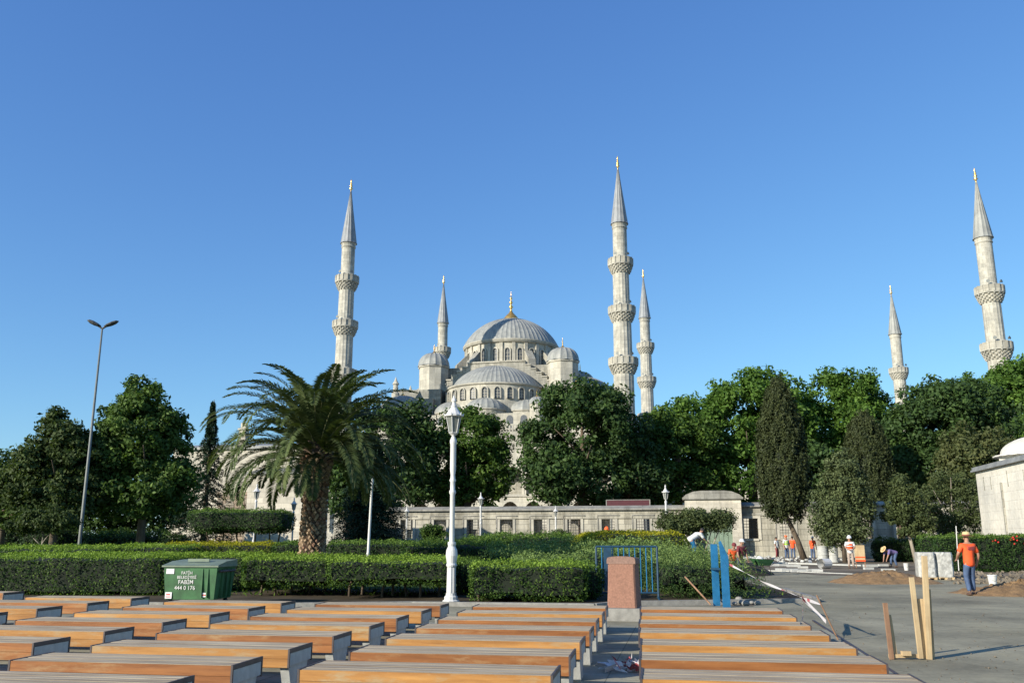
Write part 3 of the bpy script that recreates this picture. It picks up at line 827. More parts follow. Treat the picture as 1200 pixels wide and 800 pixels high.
# ------------------------------------------------------------------ minarets
def make_minaret(cone_z, tip_z, balconies, top, label, loc, base_r=2.0):
    t = thing('minaret', label, 'minaret', (loc[0], loc[1], 0), TH, 'minarets of the mosque')
    def flute(r, k, j): return r*(1.0 if k % 2 else .965)
    zs = [0]+[b for b in sorted(balconies)]+[cone_z]
    # radii of shaft segments, narrowing with each balcony
    n = len(balconies)
    rads = [1.48+.16*(n-1-i) for i in range(n)]+[1.2]
    if n == 3: rads = [1.68, 1.52, 1.37, 1.20]
    else: rads = [1.50, 1.34, 1.18]
    sh = MB()
    sh.box(-2.6, 2.6, -2.6, 2.6, -1, 14)
    sh.lathe([(2.5, 14), (2.5, 18), (rads[0]+.1, 20)], 8)
    for i in range(n+1):
        z0 = zs[i] if i else 18; z1 = zs[i+1]
        last = i == n
        ztop = z1-(2.6 if not last else .0)
        sh.lathe([(rads[i], z0), (rads[i]*.985, ztop+.2)], 32 if not last else 24, mod=flute if not last else None)
        sh.lathe([(rads[i]+.08, z0+.02), (rads[i]+.14, z0+.2), (rads[i]+.02, z0+.45)], 24)
    sh.lathe([(rads[-1], cone_z-.9), (rads[-1]+.12, cone_z-.7), (rads[-1]+.02, cone_z-.5), (rads[-1]+.12, cone_z-.1), (rads[-1]+.2, cone_z)], 24)
    sh.build('shaft', M['minaret'], t)
    for i, bz in enumerate(sorted(balconies)):
        rb = rads[i]+.55
        m_ = MB()
        # muqarnas: tiers of small corbels
        for j in range(5):
            f = j/5
            r0 = rads[i]*.98+(rb-rads[i])*(f**.8); z0 = bz-2.55+1.4*f
            m_.lathe([(r0, z0), (r0+.10, z0+.22), (r0+.13, z0+.282)], 24)
            nt_ = 16
            for k in range(nt_):
                a = 2*math.pi*(k+.5*(j % 2))/nt_
                m_.X = Matrix.Rotation(a, 4, 'Z'); m_.box(r0-.02, r0+.24, -.11, .11, z0+.02, z0+.26); m_.X = Matrix()
        m_.lathe([(rb-.05, bz-1.25), (rb+.2, bz-1.2), (rb+.2, bz-1.0), (rads[i]*.8, bz-1.0)], 16)
        bo = m_.build('balcony', M['minaret'], t)
        m_ = MB()
        for k in range(16):
            a = 2*math.pi*(k+.5)/16; wd = (rb+.12)*math.tan(math.pi/16)
            m_.X = Matrix.Rotation(a, 4, 'Z')
            m_.box(rb+.0, rb+.1, -wd+.14, wd-.14, bz-.99, bz-.06)
            m_.box(rb-.02, rb+.16, wd-.15, wd+.13, bz-.98, bz+.08)
            m_.box(rb-.01, rb+.13, -wd+.14, wd-.151, bz-.06, bz+.03)
        m_.X = Matrix(); m_.build('parapet', M['plaster'], bo)
        for k in range(2):   # loudspeakers and door
            a = -1.9+k*1.1
            m_ = MB(Matrix.Translation((math.cos(a)*(rb-.2), math.sin(a)*(rb-.2), bz+.2)) @ Matrix.Rotation(a, 4, 'Z'))
            m_.lathe([(.03, -.3), (.03, .3)], 6); m_.tube([(0, 0, .3), (.3, 0, .35)], [.08, .28], 8)
            m_.build('loudspeaker', M['steelpole'], bo)
    m_ = MB()
    rc = rads[-1]+.28
    m_.lathe([(rc, cone_z), (rc-.1, cone_z+.25), (rc*.62, cone_z+(tip_z-cone_z)*.36), (rc*.3, cone_z+(tip_z-cone_z)*.7), (.07, tip_z)], ribs=14, rib=.05)
    m_.build('cone', M['leaddark'] if n == 3 else M['lead'], t)
    m_ = MB(); s = .55
    pr = [(.12, -.2), (.12, .3), (.36, .8), (.12, 1.25), (.3, 1.7), (.1, 2.1), (.22, 2.5), (.08, 2.8), (.14, 3.2), (.02, 4.2)]
    m_.lathe([(r, tip_z+h*s) for r, h in pr], 10); m_.build('finial', M['gold'], t, smooth=True)
    return t
big = (53.4, 63.6, (30.2, 38.9, 47.2)); sml = (46.8, 56.3, (30.2, 39.0))
make_minaret(*big, 0, 'nearest three-balcony minaret, just right of the main dome', (18.2, 140))
make_minaret(*big, 0, 'three-balcony minaret rising behind the palm crown, left of the mosque', (-29.8+.3, 150))
make_minaret(*big, 0, 'slender distant minaret close beside the nearest one, on its right', (32.1, 205))
make_minaret(*big, 0, 'distant minaret behind the left turret of the main dome', (-17.1, 210))
make_minaret(*sml, 0, 'minaret at the right edge of the photo above the trees', (73.0, 128.5))
make_minaret(*sml, 0, 'small far minaret between the tree crowns, second from right', (87.4, 194))

# ------------------------------------------------------------------ precinct wall with windows
PW = thing('precinct_wall', 'long stone wall with grilled square windows behind the hedges', 'wall', (-10.7, 86, 0), TH)
# local x along the wall
def wallx(px, off=0):
    u = (px-600)/F/1.018
    # solve -10.7+.979 s = u*(86-.204 s)
    return (u*86+10.7)/(EA[0]-EA[1]*u)
wins = [wallx(p) for p in (477, 516, 554.5, 593.5, 633, 672.5, 712.5, 753, 793)]
wx0 = wallx(440); g0 = wallx(803); g1 = wallx(868); wx1 = wallx(1180)
ww, z0w, z1w = 1.2, 1.6, 3.35
def windowed_wall(xa, xb, ws, H, th=.8):
    m_ = MB()
    m_.box(xa, xb, 0, th, -.2, z0w); m_.box(xa, xb, 0, th, z1w, H)
    e = [xa]
    for c in ws: e += [c-ww/2, c+ww/2]
    e.append(xb)
    for i in range(0, len(e), 2): m_.box(e[i], e[i+1], 0, th, z0w, z1w)
    m_.box(xa, xb, -.12, 0-.002, H-.75, H-.55, 0)
    m_.build('masonry', M['precinct'], PW)
    c = MB(); c.prism([(-.28, H), (th+.28, H), (th+.28, H+.14), (th/2, H+.42), (-.28, H+.14)], xa, xb, 'x')
    c.build('coping', M['coping'], PW)
    for x in ws:
        f = MB()
        for a, b_ in ((x-ww/2-.26, x-ww/2-.02), (x+ww/2+.02, x+ww/2+.26)): f.box(a, b_, -.07, -.003, z0w-.1, z1w+.26)
        f.box(x-ww/2-.02, x+ww/2+.02, -.07, -.003, z1w+.0, z1w+.26); f.box(x-ww/2-.02, x+ww/2+.02, -.1, -.003, z0w-.2, z0w)
        # dark hood line
        f.box(x-ww/2-.4, x+ww/2+.4, -.13, -.074, z1w+.3, z1w+.38, 1); f.box(x-ww/2-.4, x-ww/2-.3, -.12, -.004, z0w+.1, z1w+.3, 1)
        fo = f.build('window', [M['plaster'], M['coping']], PW)
        g_ = MB()
        for i in range(1, 5): g_.tube([(x-ww/2+ww*i/5, .25, z0w), (x-ww/2+ww*i/5, .25, z1w)], .02, 5)
        for i in range(1, 7): g_.tube([(x-ww/2, .25, z0w+(z1w-z0w)*i/7), (x+ww/2, .25, z0w+(z1w-z0w)*i/7)], .02, 5)
        g_.build('grille', M['iron'], fo)
windowed_wall(wx0, g0, wins, 4.15)
wins2 = [wallx(p) for p in (879, 921, 967, 1012, 1057, 1104)]
windowed_wall(g1, wx1, wins2, 4.35)
# gate pavilion
GP = thing('gatehouse', 'pale stone gatehouse with curved roof in the precinct wall', 'gatehouse', (-10.7, 86, 0), TH)
m_ = MB(); gc = (g0+g1)/2
m_.box(g0, gc-1.6, -1.2, 1.6, -.2, 5.0); m_.box(gc+1.6, g1, -1.2, 1.6, -.2, 5.0); m_.box(gc-1.6, gc+1.6, -1.2, 1.6, 3.6, 5.0)
m_.build('wall', M['pale_wall'], GP)
m_ = MB(); m_.box(g0-.2, g1+.2, -1.4, 1.8, 5.0, 5.18)
pr = [(g0-.15, 5.18), (g1+.15, 5.18), (g1-.1, 5.42), (g1-.75, 5.68), (g1-1.4, 5.76), (g0+1.4, 5.76), (g0+.75, 5.68), (g0+.1, 5.42)]
m_.prism(pr, -1.3, 1.7, 'y'); m_.build('roof', M['coping'], GP)
m_ = MB(); m_.box(gc-1.6, gc+1.6, -.1, .0, 0, 3.6)
for i in range(1, 8): m_.box(gc-1.6+.4*i-.02, gc-1.6+.4*i+.02, -.14, -.1, 0, 3.6)
m_.build('door', M['greendoor'], GP)
# red sign above the wall
sx = XX(736, 92, 590); sg = thing('sign', 'long dark red sign panel standing above the precinct wall', 'sign', (sx, 92, 0), TH)
zt, zb = ZZ(585, 92), ZZ(594, 92)
m_ = MB(); m_.box(-2.2, 2.2, -.06, .06, zb+.08, zt-.08); m_.build('panel', M['signred'], sg)
m_ = MB(); m_.box(-2.28, 2.28, -.08, .08, zt-.08, zt); m_.box(-2.28, 2.28, -.08, .08, zb, zb+.08)
m_.box(-2.28, -2.2, -.08, .08, zb+.08, zt-.08); m_.box(2.2, 2.28, -.08, .08, zb+.08, zt-.08)
m_.build('frame', M['coping'], sg)
for x in (-1.8, 1.8): MB().tube([(x, .1, -.1), (x, .1, zb)], .07, 8).build('post', M['steelpole'], sg)

# ------------------------------------------------------------------ left stone building
LB = thing('stone_building', 'pale stone building with rubble patch behind the palm', 'building', (XX(214, 72), 72, 0), TH)
def lx(px, Y=72):
    u = XX(px, 1.0)
    return (u*Y-LB.location.x)/(EA[0]-EA[1]*u)
H1 = ZZ(526, 71)
m_ = MB(); m_.box(-1.5, lx(352), .0, 5, -.2, H1); m_.build('wall', M['pale_wall'], LB)
m_ = MB(); m_.box(-1.8, lx(352)+.2, -.25, 5.2, H1, H1+.22); m_.prism([(-.2, H1+.22), (5.1, H1+.22), (2.6, H1+.7)], -1.6, lx(352), 'x'); m_.build('roof', M['lead'], LB)
# rubble patch: projecting stones
m_ = MB(); rg = random.Random(4)
x0, x1 = lx(255), lx(306)
zz = .2
while zz < 5.2:
    x = x0+rg.uniform(-.3, .2); hgt = rg.uniform(.22, .36)
    while x < x1:
        wdt = rg.uniform(.25, .6); d = rg.uniform(.04, .16)
        m_.box(x, x+wdt-.05, -d, -.003, zz, zz+hgt-.05, rg.randint(0, 1)); x += wdt
    zz += hgt
m_.build('rubble_patch', [M['rubble'], M['brick']], LB)
H2 = ZZ(556, 68)
m_ = MB(); m_.box(lx(310), lx(378), -3.2, -.05, -.2, H2); m_.build('annex_wall', M['pale_wall'], LB)
m_ = MB(); m_.box(lx(310)-.2, lx(378)+.2, -3.4, -.05, H2, H2+.12)
m_.prism([(-3.3, H2+.12), (-.06, H2+.12), (-.06, H2+.75)], lx(310)-.1, lx(378)+.1, 'x'); m_.build('annex_roof', M['lead'], LB)
m_ = MB(); cxx = lx(268); m_.box(cxx-.3, cxx+.3, 1, 1.6, H1+.2, H1+1.7); m_.box(cxx-.38, cxx+.38, .92, 1.68, H1+1.7, H1+1.85); m_.box(cxx-.22, cxx+.22, 1.1, 1.5, H1+1.85, H1+2.3); m_.build('chimney', M['pale_wall'], LB)
m_ = MB(); m_.box(lx(245), lx(302), -.9, -.17, -.2, 1.35)
m_.build('low_wall', M['brick'], LB)

# ------------------------------------------------------------------ right stone building with dome
YB = 60
rb0 = (XX(1144, YB, 560), YB)
RB = thing('domed_building', 'pale stone domed building at the right edge', 'building', (rb0[0], rb0[1], 0), TH)
HB = ZZ(553, YB)
m_ = MB(); m_.box(0, 8.5, -14, 0, -.2, HB)
m_.build('wall', M['white_wall'], RB)
for y0, s_ in ((-1.6, .55), (-3.0, .5), (-6.2, .6), (-9, .5)): MB().box(-.03, -.003, y0, y0+.07, HB-1.3, HB-1.3+s_*1.6).build('slit', M['greystone'], RB)
MB().box(-.1, -.003, -5.1, -4.95, 0, HB-1.0).build('downpipe', M['greystone'], RB)
m_ = MB(); m_.box(-.24, 8.8, -14.3, .3, HB, HB+.12); m_.box(-.16, 8.7, -14.2, .22, HB+.12, HB+.3); m_.prism([(-.1, HB+.3), (8.6, HB+.3), (4.2, HB+.6)], -14.1, .1, 'y')
m_.build('roof', M['leaddark'], RB)
m_ = MB(); dc = (3.5, -3.6)
m_.lathe([(3.05, HB+.2), (3.05, HB+.66), (3.15, HB+.72)], 8, dc); dd = m_.build('drum', M['white_wall'], RB)
m_ = MB(); m_.lathe([(3.25, HB+.7), (3.25, HB+.78), (2.85, HB+.86)]+domeprof(2.8, HB+.88, 1.2, 12), ribs=28, c=dc, rib=.03); m_.build('dome', M['white_wall'], RB, smooth=False)

# ------------------------------------------------------------------ lamps
def make_lamp(H, label, loc, group='white lantern lamp posts', tilt=0):
    t = thing('lamp_post', label, 'street lamp', loc, random.uniform(0, .5), group)
    k = H/5.56
    def S(pr): return [(r*k, z*k) for r, z in pr]
    m_ = MB(); m_.lathe(S([(.24, -.05), (.24, .06), (.19, .09), (.19, .16), (.15, .2), (.145, .26)]), 12)
    m_.lathe(S([(.13, .26), (.12, .95)]), 16, mod=lambda r, kk, j: r*(1.0 if kk % 2 else .88))
    m_.lathe(S([(.13, .95), (.15, 1.0), (.13, 1.05), (.165, 1.25), (.15, 1.4), (.10, 1.5), (.115, 1.56), (.11, 1.62)]), 16)
    m_.build('base', M['white'], t, smooth=False)
    m_ = MB(); m_.lathe(S([(.075, 1.6), (.07, 2.9), (.095, 2.95), (.095, 3.0), (.07, 3.05), (.07, 3.25), (.095, 3.3), (.07, 3.36), (.065, 3.45), (.085, 3.6), (.085, 4.3), (.1, 4.36), (.1, 4.42), (.06, 4.5), (.045, 4.55), (.12, 4.6)]), 12)
    m_.build('pole', M['white'], t, smooth=True)
    fr = MB(); gl = MB()
    for i in range(6):
        a = math.pi/3*i; a2 = a+math.pi/3
        p0 = Vector((math.cos(a)*.125*k, math.sin(a)*.125*k, 4.63*k)); p1 = Vector((math.cos(a)*.215*k, math.sin(a)*.215*k, 5.1*k))
        q0 = Vector((math.cos(a2)*.125*k, math.sin(a2)*.125*k, 4.63*k)); q1 = Vector((math.cos(a2)*.215*k, math.sin(a2)*.215*k, 5.1*k))
        fr.tube([p0, p1], .012*k, 5); fr.tube([p0, q0], .012*k, 5); fr.tube([p1, q1], .014*k, 5)
        s = .97; gl.add([p0*1.0-Vector((p0.x*.05, p0.y*.05, 0)), q0-Vector((q0.x*.05, q0.y*.05, 0)), q1-Vector((q1.x*.05, q1.y*.05, 0)), p1-Vector((p1.x*.05, p1.y*.05, 0))], [(0, 1, 2, 3)])
    fr.lathe(S([(.04, 4.56), (.13, 4.63), (.02, 4.64)]), 6)
    la = fr.build('lantern', M['white'], t); gl.build('glass', M['frosted'], la)
    m_ = MB(); m_.lathe(S([(.20, 5.09), (.27, 5.1), (.28, 5.14), (.22, 5.17), (.2, 5.2), (.13, 5.3), (.085, 5.36), (.09, 5.41), (.055, 5.43), (.045, 5.5), (.07, 5.55), (.02, 5.68), (.002, 5.74)]), 12)
    for i in range(6):
        a = math.pi/3*i; m_.tube([(math.cos(a)*.27*k, math.sin(a)*.27*k, 5.12*k), (math.cos(a)*.30*k, math.sin(a)*.30*k, 5.2*k)], [.025*k, .008*k], 5)
    m_.build('cap', M['white'], la)
    if tilt: t.rotation_euler = (0, tilt, 0)
    return t
lp = G(528.5, 706)
make_lamp(5.32, 'large white lantern lamp post standing behind the benches', (lp[0], lp[1], .0))
def lampat(px, top, H, label, tilt=0):
    # distance from the height of its tip
    v = (400-top)/F; t_ = (SP+v*CP)/(CP-v*SP)
    Y = (H*5.74/5.56-EYE)/t_
    make_lamp(H, label, (P(px, top, Y)[0], Y, 0), tilt=tilt)
lampat(563.5, 576, 5.3, 'white lantern lamp before the precinct wall, just right of the large lamp')
lampat(477, 592, 4.0, 'white lantern lamp before the left end of the precinct wall')
lampat(651, 592, 4.0, 'white lantern lamp before the middle of the precinct wall')
lampat(779.5, 567, 5.3, 'white lantern lamp between the red sign and the gatehouse')
lampat(301.5, 566, 5.3, 'white lantern lamp rising out of the flat clipped tree')
lampat(345, 582, 4.2, 'small white lantern lamp between flat clipped tree and palm trunk')
lampat(665.5, 580, 6.0, 'white lantern lamp behind the precinct wall, only its top visible')
pY = 38; lq = thing('pole', 'leaning white pole standing right of the palm trunk', 'pole', (XX(431.5, pY), pY, 0)); lq.rotation_euler = (0, R(1.2), 0)
MB().lathe([(.12, -.05), (.12, .12), (.09, .2), (.08, .9), (.10, .95), (.06, 1.05), (.05, 3.9), (.07, 3.95), (.07, 4.05), (.02, 4.15), (.001, 4.16)], 10).build('shaft', M['white'], lq, smooth=True)
# tall twin street light
sl = thing('street_light', 'tall grey street light with twin heads above the left trees', 'street light', (-21.72, 45, 0), R(8))
hz = ZZ(384, 45)
MB().tube([(0, 0, -.1), (0, 0, 1.2), (0, 0, hz)], [.12, .095, .045], 10).build('pole', M['steelpole'], sl, smooth=True)
for s in (-1, 1):
    m_ = MB(); L = 1.0
    m_.tube([(0, 0, hz-.05), (s*.12, 0, hz+.04), (s*.2, 0, hz+.09)], .05, 8)
    rings = [(.08, .05, .04), (.22, .15, .09), (.45, .19, .12), (.66, .15, .10), (.78, .05, .03)]
    vs = []; n = 10
    for d, w_, h_ in rings:
        for q in range(n):
            a = 2*math.pi*q/n; vs.append((s*d, w_*math.cos(a), hz+.05+d*.42+h_*math.sin(a)))
    fs = [(j*n+q, j*n+(q+1) % n, (j+1)*n+(q+1) % n, (j+1)*n+q) for j in range(4) for q in range(n)]+[tuple(range(n)), tuple(range(4*n, 5*n))]
    m_.add(vs, fs); m_.build('lamp_head', M['lamphead'], sl)

# ------------------------------------------------------------------ waste container with lettering
YW = 22.0
bx = thing('waste_container', 'green municipal waste container with white lettering by the hedge', 'waste container', (XX(191, YW, 680), YW, 0), R(-11)*.6)
W_, D_, HH = 1.36, 1.05, .96
m_ = MB()
vs = [(.06, .05, .2), (W_-.06, .05, .2), (W_-.06, D_-.05, .2), (.06, D_-.05, .2), (0, 0, HH), (W_, 0, HH), (W_, D_, HH), (0, D_, HH)]
m_.add(vs, [(0, 3, 2, 1), (4, 5, 6, 7), (0, 1, 5, 4), (1, 2, 6, 5), (2, 3, 7, 6), (3, 0, 4, 7)])
for x in (.98, 1.12): m_.prism([(x, .25), (x+.03, .25), (x+.03, HH-.04), (x, HH-.04)], -.012, .04, 'y')
for y in (.3, .55, .8): m_.box(W_-.05, W_+.015, y, y+.05, .25, HH-.05)
m_.build('body', M['bingreen'], bx)
m_ = MB(); m_.box(-.04, W_+.04, -.04, D_+.03, HH+.001, HH+.04); m_.prism([(-.05, HH+.04), (D_+.03, HH+.04), (D_+.02, HH+.16), (.45, HH+.13)], -.03, W_+.03, 'x')
m_.box(.45, 1.0, .3, .34, HH+.12, HH+.19)
m_.build('lid', M['binlid'], bx)
for x in (-.055, W_+.01): MB().tube([(x+.02, .1, HH-.1), (x+.02, D_-.1, HH-.1)], .03, 8).build('handle', M['steel'], bx)
for x in (.15, W_-.15):
    for y in (.15, D_-.15):
        m_ = MB(); m_.tube([(x-.03, y, .09), (x+.03, y, .09)], .09, 12); m_.box(x-.04, x+.04, y-.02, y+.02, .09, .2); m_.build('wheel', M['rubber'], bx)
def text(s, size, x, z, parent, mat, name='lettering', yy=-.006, zc=None):
    cu = bpy.data.curves.new(name, 'FONT'); cu.body = s; cu.size = size; cu.align_x = 'CENTER'; cu.extrude = .001; cu.offset = size*.008
    tmp = bpy.data.objects.new(name, cu); COL.objects.link(tmp)
    dg = bpy.context.evaluated_depsgraph_get()
    me = bpy.data.meshes.new_from_object(tmp.evaluated_get(dg)); COL.objects.unlink(tmp); bpy.data.objects.remove(tmp)
    me.materials.clear(); me.materials.append(mat)
    o = bpy.data.objects.new(name, me); COL.objects.link(o); o.parent = parent
    # front face leans back slightly: y runs .05 at z=.2 to 0 at HH
    o.location = (x, (HH-z)/(HH-.2)*.05*1.0-.014, z); o.rotation_euler = (math.pi/2+math.atan(.05/.8), 0, 0)
    return o
text('FATİH', .10, .60, .79, bx, M['white']); text('BELEDİYESİ', .095, .60, .69, bx, M['white'])
text('FABİM', .135, .58, .565, bx, M['white']); text('444 0 176', .13, .56, .43, bx, M['white'])
def sticker(x, z, w_, h_, mat, y):
    return MB().box(x, x+w_, y-.008, y-.003, z, z+h_).build('sticker', mat, bx)
sticker(.07, .80, .2, .12, M['sticker'], .0); s_ = sticker(.07, .22, .17, .15, M['sticker'], .03); 
MB().box(.09, .22, .02, .0215-.0005, .25, .27).box(.1, .2, .0195, .021, .30, .33).build('print', M['redprint'], s_)
s_ = sticker(.98, .26, .17, .1, M['sticker'], .03); MB().box(1.0, 1.12, .02, .0215, .29, .32).build('print', M['redprint'], s_)

# ------------------------------------------------------------------ granite litter bin on its block
q = G(732, 727)
gb = thing('plinth', 'low concrete block under the pink granite litter bin', 'plinth', (q[0], q[1]+.2, 0), R(-11))
MB().box(-.42, .47, -.25, .55, -.05, .24).build('block', M['concretedark'], gb)
lb = thing('litter_bin', 'pink granite litter bin with carved top on a concrete block', 'litter bin', (q[0]-.02, q[1]+.2, .242), R(-20))
m_ = MB()
def ring(w_, d_, z, c=.03): return [(-w_+c, -d_, z), (w_-c, -d_, z), (w_, -d_+c, z), (w_, d_-c, z), (w_-c, d_, z), (-w_+c, d_, z), (-w_, d_-c, z), (-w_, -d_+c, z)]
rs = [ring(.31, .27, 0), ring(.305, .265, .12), ring(.29, .245, .5), ring(.285, .235, .86), ring(.28, .23, .875)]
vs = [v for r_ in rs for v in r_]
m_.add([(x, y+.23, z) for x, y, z in vs], [(j*8+k, j*8+(k+1) % 8, (j+1)*8+(k+1) % 8, (j+1)*8+k) for j in range(4) for k in range(8)]+[tuple(range(8))[::-1], tuple(range(32, 40))])
m_.build('body', M['granite'], lb)
m_ = MB()
for i in range(5):    # ribbed, humped cap
    pts = []
    a0 = .30-i*.0; 
    y0 = -.01+i*.1; 
    pr = [(-.305, .878), (.305, .878), (.305, .95)]+[(.305*math.cos(math.pi*j/10), .95+.085*math.sin(math.pi*j/10)**.45*(1-.06*i)) for j in range(1, 10)]+[(-.305, .95)]
    m_.prism(pr, y0, y0+.088, 'y')
m_.build('cap', M['granitedark'], lb)

# ------------------------------------------------------------------ blue barriers
bY = 24.6
xa, xb = XX(699, bY, 660), XX(770, bY, 660)
bz0 = ZZ(695, bY); bz1 = 1.42
br_ = thing('blue_barrier', 'blue railing barrier standing behind the granite litter bin', 'barrier', ((xa+xb)/2, bY, 0), R(-4))
hw_ = (xb-xa)/2
m_ = MB(); m_.tube([(-hw_, 0, .06), (-hw_, 0, bz1)], .03, 8); m_.tube([(hw_, 0, .06), (hw_, 0, bz1)], .03, 8)
m_.tube([(-hw_, 0, bz1), (hw_, 0, bz1)], .028, 8); m_.tube([(-hw_, 0, .2), (hw_, 0, .2)], .025, 8); m_.build('frame', M['bluedark'], br_)
for i in range(1, 11):
    x = -hw_+2*hw_*i/11; MB().tube([(x, 0, .2), (x, 0, bz1)], .014, 6).build('bar', M['blue'], br_)
MB().box(-hw_+.2, -hw_+.42, -.045, -.032, .25, bz1-.02).build('panel', M['bluedark'], br_)
for s in (-1, 1): MB().tube([(s*hw_, -.3, .02), (s*hw_, 0, .1), (s*hw_, .3, .02)], .025, 6).build('foot', M['bluedark'], br_)
e0 = G(851, 711)
eb = thing('blue_board_barrier', 'blue board barrier seen edge-on in front of the juniper', 'barrier', (e0[0], e0[1], 0), R(2))
MB().box(-.07, .11, 0, .05, -.02, 1.2).build('board', M['blue'], eb)
MB().box(-.19, -.02, .45, .5, 0, 1.5).build('board', M['blue'], eb)
MB().prism([(-.11, 1.55), (-.06, 1.58), (.11, 1.2), (.11, .95), (-.08, 1.2)], -.032, -.002, 'y').build('brace', M['blue'], eb)
MB().bar((-.06, .05, .9), (-.2, .45, .9), .05, .05).build('rail', M['bluedark'], eb)
MB().bar((-.85, .6, .70), (-.30, .3, .04), .035, .035).build('prop', M['lumberred'], eb)

# rebar stake and warning tape
s0 = G(984, 750); s1 = P(957, 697, s0[1]-.1)
st_ = thing('stake', 'thin rusty stake leaning at the edge of the bench paving', 'stake', (s0[0], s0[1], 0))
MB().tube([(0, 0, -.05), (s1[0]-s0[0], s1[1]-s0[1], s1[2])], .013, 6).build('rod', M['lumberred'], st_)
tp = thing('warning_tape', 'red and white warning tape strung from blue barrier to stake', 'barrier tape')
def strip(pts, w_, mi_pat, m_, twist=0):
    pts = [Vector(p) for p in pts]
    # subdivide
    out = []
    for a, b in zip(pts, pts[1:]):
        n = max(1, int((b-a).length/.22))
        for i in range(n): out.append(a.lerp(b, i/n))
    out.append(pts[-1])
    for i, (a, b) in enumerate(zip(out, out[1:])):
        t0 = twist*i; t1 = twist*(i+1)
        u0 = Vector((.2*math.sin(t0), .3*math.sin(t0), math.cos(t0)*.6+.4))*w_/2; u1 = Vector((.2*math.sin(t1), .3*math.sin(t1), math.cos(t1)*.6+.4))*w_/2
        m_.add([a-u0, b-u1, b+u1, a+u0], [(0, 1, 2, 3)], (i//1 % mi_pat[0] == 0) and 1 or 0)
a0 = P(855, 661, e0[1]-.05); a1 = P(895, 682, 20.0); a2 = P(940, 700, 17.2); a3 = P(962, 708, 15.5)
m_ = MB(); strip([a0, a1, a2, a3], .055, (8,), m_, .5); strip([a3, (s1[0]+.05, s1[1], s1[2]-.1)], .05, (4,), m_, .3)
m_.build('tape', [M['tape'], M['tapered']], tp)
m_ = MB(); d0 = P(940, 701, 17.1); d1 = P(941, 722, 14.6); d2 = P(938, 736, 12.9)
strip([a2, d1, (d2[0], d2[1], .47)], .06, (2,), m_, .9)
d3 = P(968, 728, 15.6); strip([a2, (d3[0], d3[1], d3[2])], .07, (7,), m_, .1)
m_.build('hanging_tape', [M['tape'], M['tapered']], tp)
# litter in the aisle
lt = thing('crumpled_tape', 'crumpled red and white tape lying in the aisle', 'litter', G(742, 787))
m_ = MB(); rg = random.Random(9)
for i in range(60):
    a = rg.uniform(0, 6.3); r_ = rg.uniform(0, .22); p = Vector((math.cos(a)*r_*1.9, math.sin(a)*r_*1.0, .04+rg.uniform(0, .08)))
    d = Vector((rg.uniform(-1, 1), rg.uniform(-1, 1), rg.uniform(-.3, .4))).normalized()*.09; u = Vector((rg.uniform(-1, 1), rg.uniform(-1, 1), rg.uniform(.2, 1))).normalized()*.035
    m_.add([p-d-u, p+d-u, p+d+u, p-d+u], [(0, 1, 2, 3)], rg.choice((0, 0, 0, 1)))
m_.build('tape', [M['tape'], M['tapered']], lt)

# ------------------------------------------------------------------ lumber frame on the square
q = G(1066, 772); lf = thing('lumber_frame', 'broken raw timber frame standing upright on the square', 'timber', (q[0], q[1], 0))
def lfp(px, py, dy=0): 
    p = P(px, py, q[1]+dy); return (p[0]-q[0], dy, max(p[2], .0))
def plank(a, b, w_, d_, mat, name='plank', up=(0, 1, 0)):
    MB().bar(a, b, w_, d_, 0, up).build(name, M[mat], lf)
plank(lfp(1045, 772), lfp(1037, 706), .06, .03, 'lumberred')
plank(lfp(1049, 771, .05), lfp(1041, 720, .05), .07, .03, 'lumber')
plank(lfp(1079, 771), lfp(1068, 676), .06, .04, 'lumber')
plank(lfp(1083, 771, .05), lfp(1078, 701, .05), .07, .035, 'lumber')
plank(lfp(1089, 772), lfp(1083, 651), .07, .045, 'lumber')
plank(lfp(1093, 771, .1), lfp(1088, 690, .1), .05, .03, 'lumber')
plank(tuple(Vector(lfp(1043, 771))+Vector((0, .03, .03))), tuple(Vector(lfp(1080, 771))+Vector((0, .03, .03))), .05, .04, 'lumber', 'crosspiece')
plank(tuple(Vector(lfp(1056, 769))+Vector((0, -.03, .05))), tuple(Vector(lfp(1066, 769))+Vector((0, -.03, .05))), .06, .07, 'lumber', 'crosspiece')

# ------------------------------------------------------------------ building works
def mound(name, label, c, rx, ry, h, mat, seed):
    g = np.random.default_rng(seed); m_ = MB(); n = 64; rings = 22; vs = []
    ph = g.uniform(0, 6, 4)
    for j in range(rings+1):
        f = j/rings
        for k in range(n):
            a = 2*math.pi*k/n
            e = 1+.1*math.sin(3*a+ph[0])+.07*math.sin(5*a+ph[1])+.04*math.sin(11*a+ph[2])
            x = rx*f*e*math.cos(a); y = ry*f*e*math.sin(a)
            z = h*(1-f**1.5)*(1+.16*math.sin(x*3+ph[3])*math.cos(y*3)+.1*math.sin(x*7+ph[0])*math.sin(y*6+ph[1]))+g.normal(0, .03)*(1-f**3)-.03*f
            vs.append((x, y, z))
    fs = [(j*n+k, j*n+(k+1) % n, (j+1)*n+(k+1) % n, (j+1)*n+k) for j in range(rings) for k in range(n)]
    m_.add(vs, [f[::-1] for f in fs]); o = m_.build(name, M[mat], None, smooth=True, loc=c)
    return tag(o, label, 'sand pile', 'sand piles')
q = G(1050, 684); mound('sand_pile', 'long low brown sand pile beyond the timber frame', (q[0], q[1]+1.2, 0), 2.05, 1.6, .42, 'sand', 1)
q = G(1195, 698); mound('sand_pile', 'brown sand pile at the right edge beside the man in the straw hat', (q[0]+.6, q[1]+.9, 0), 2.2, 1.3, .34, 'sand', 2)
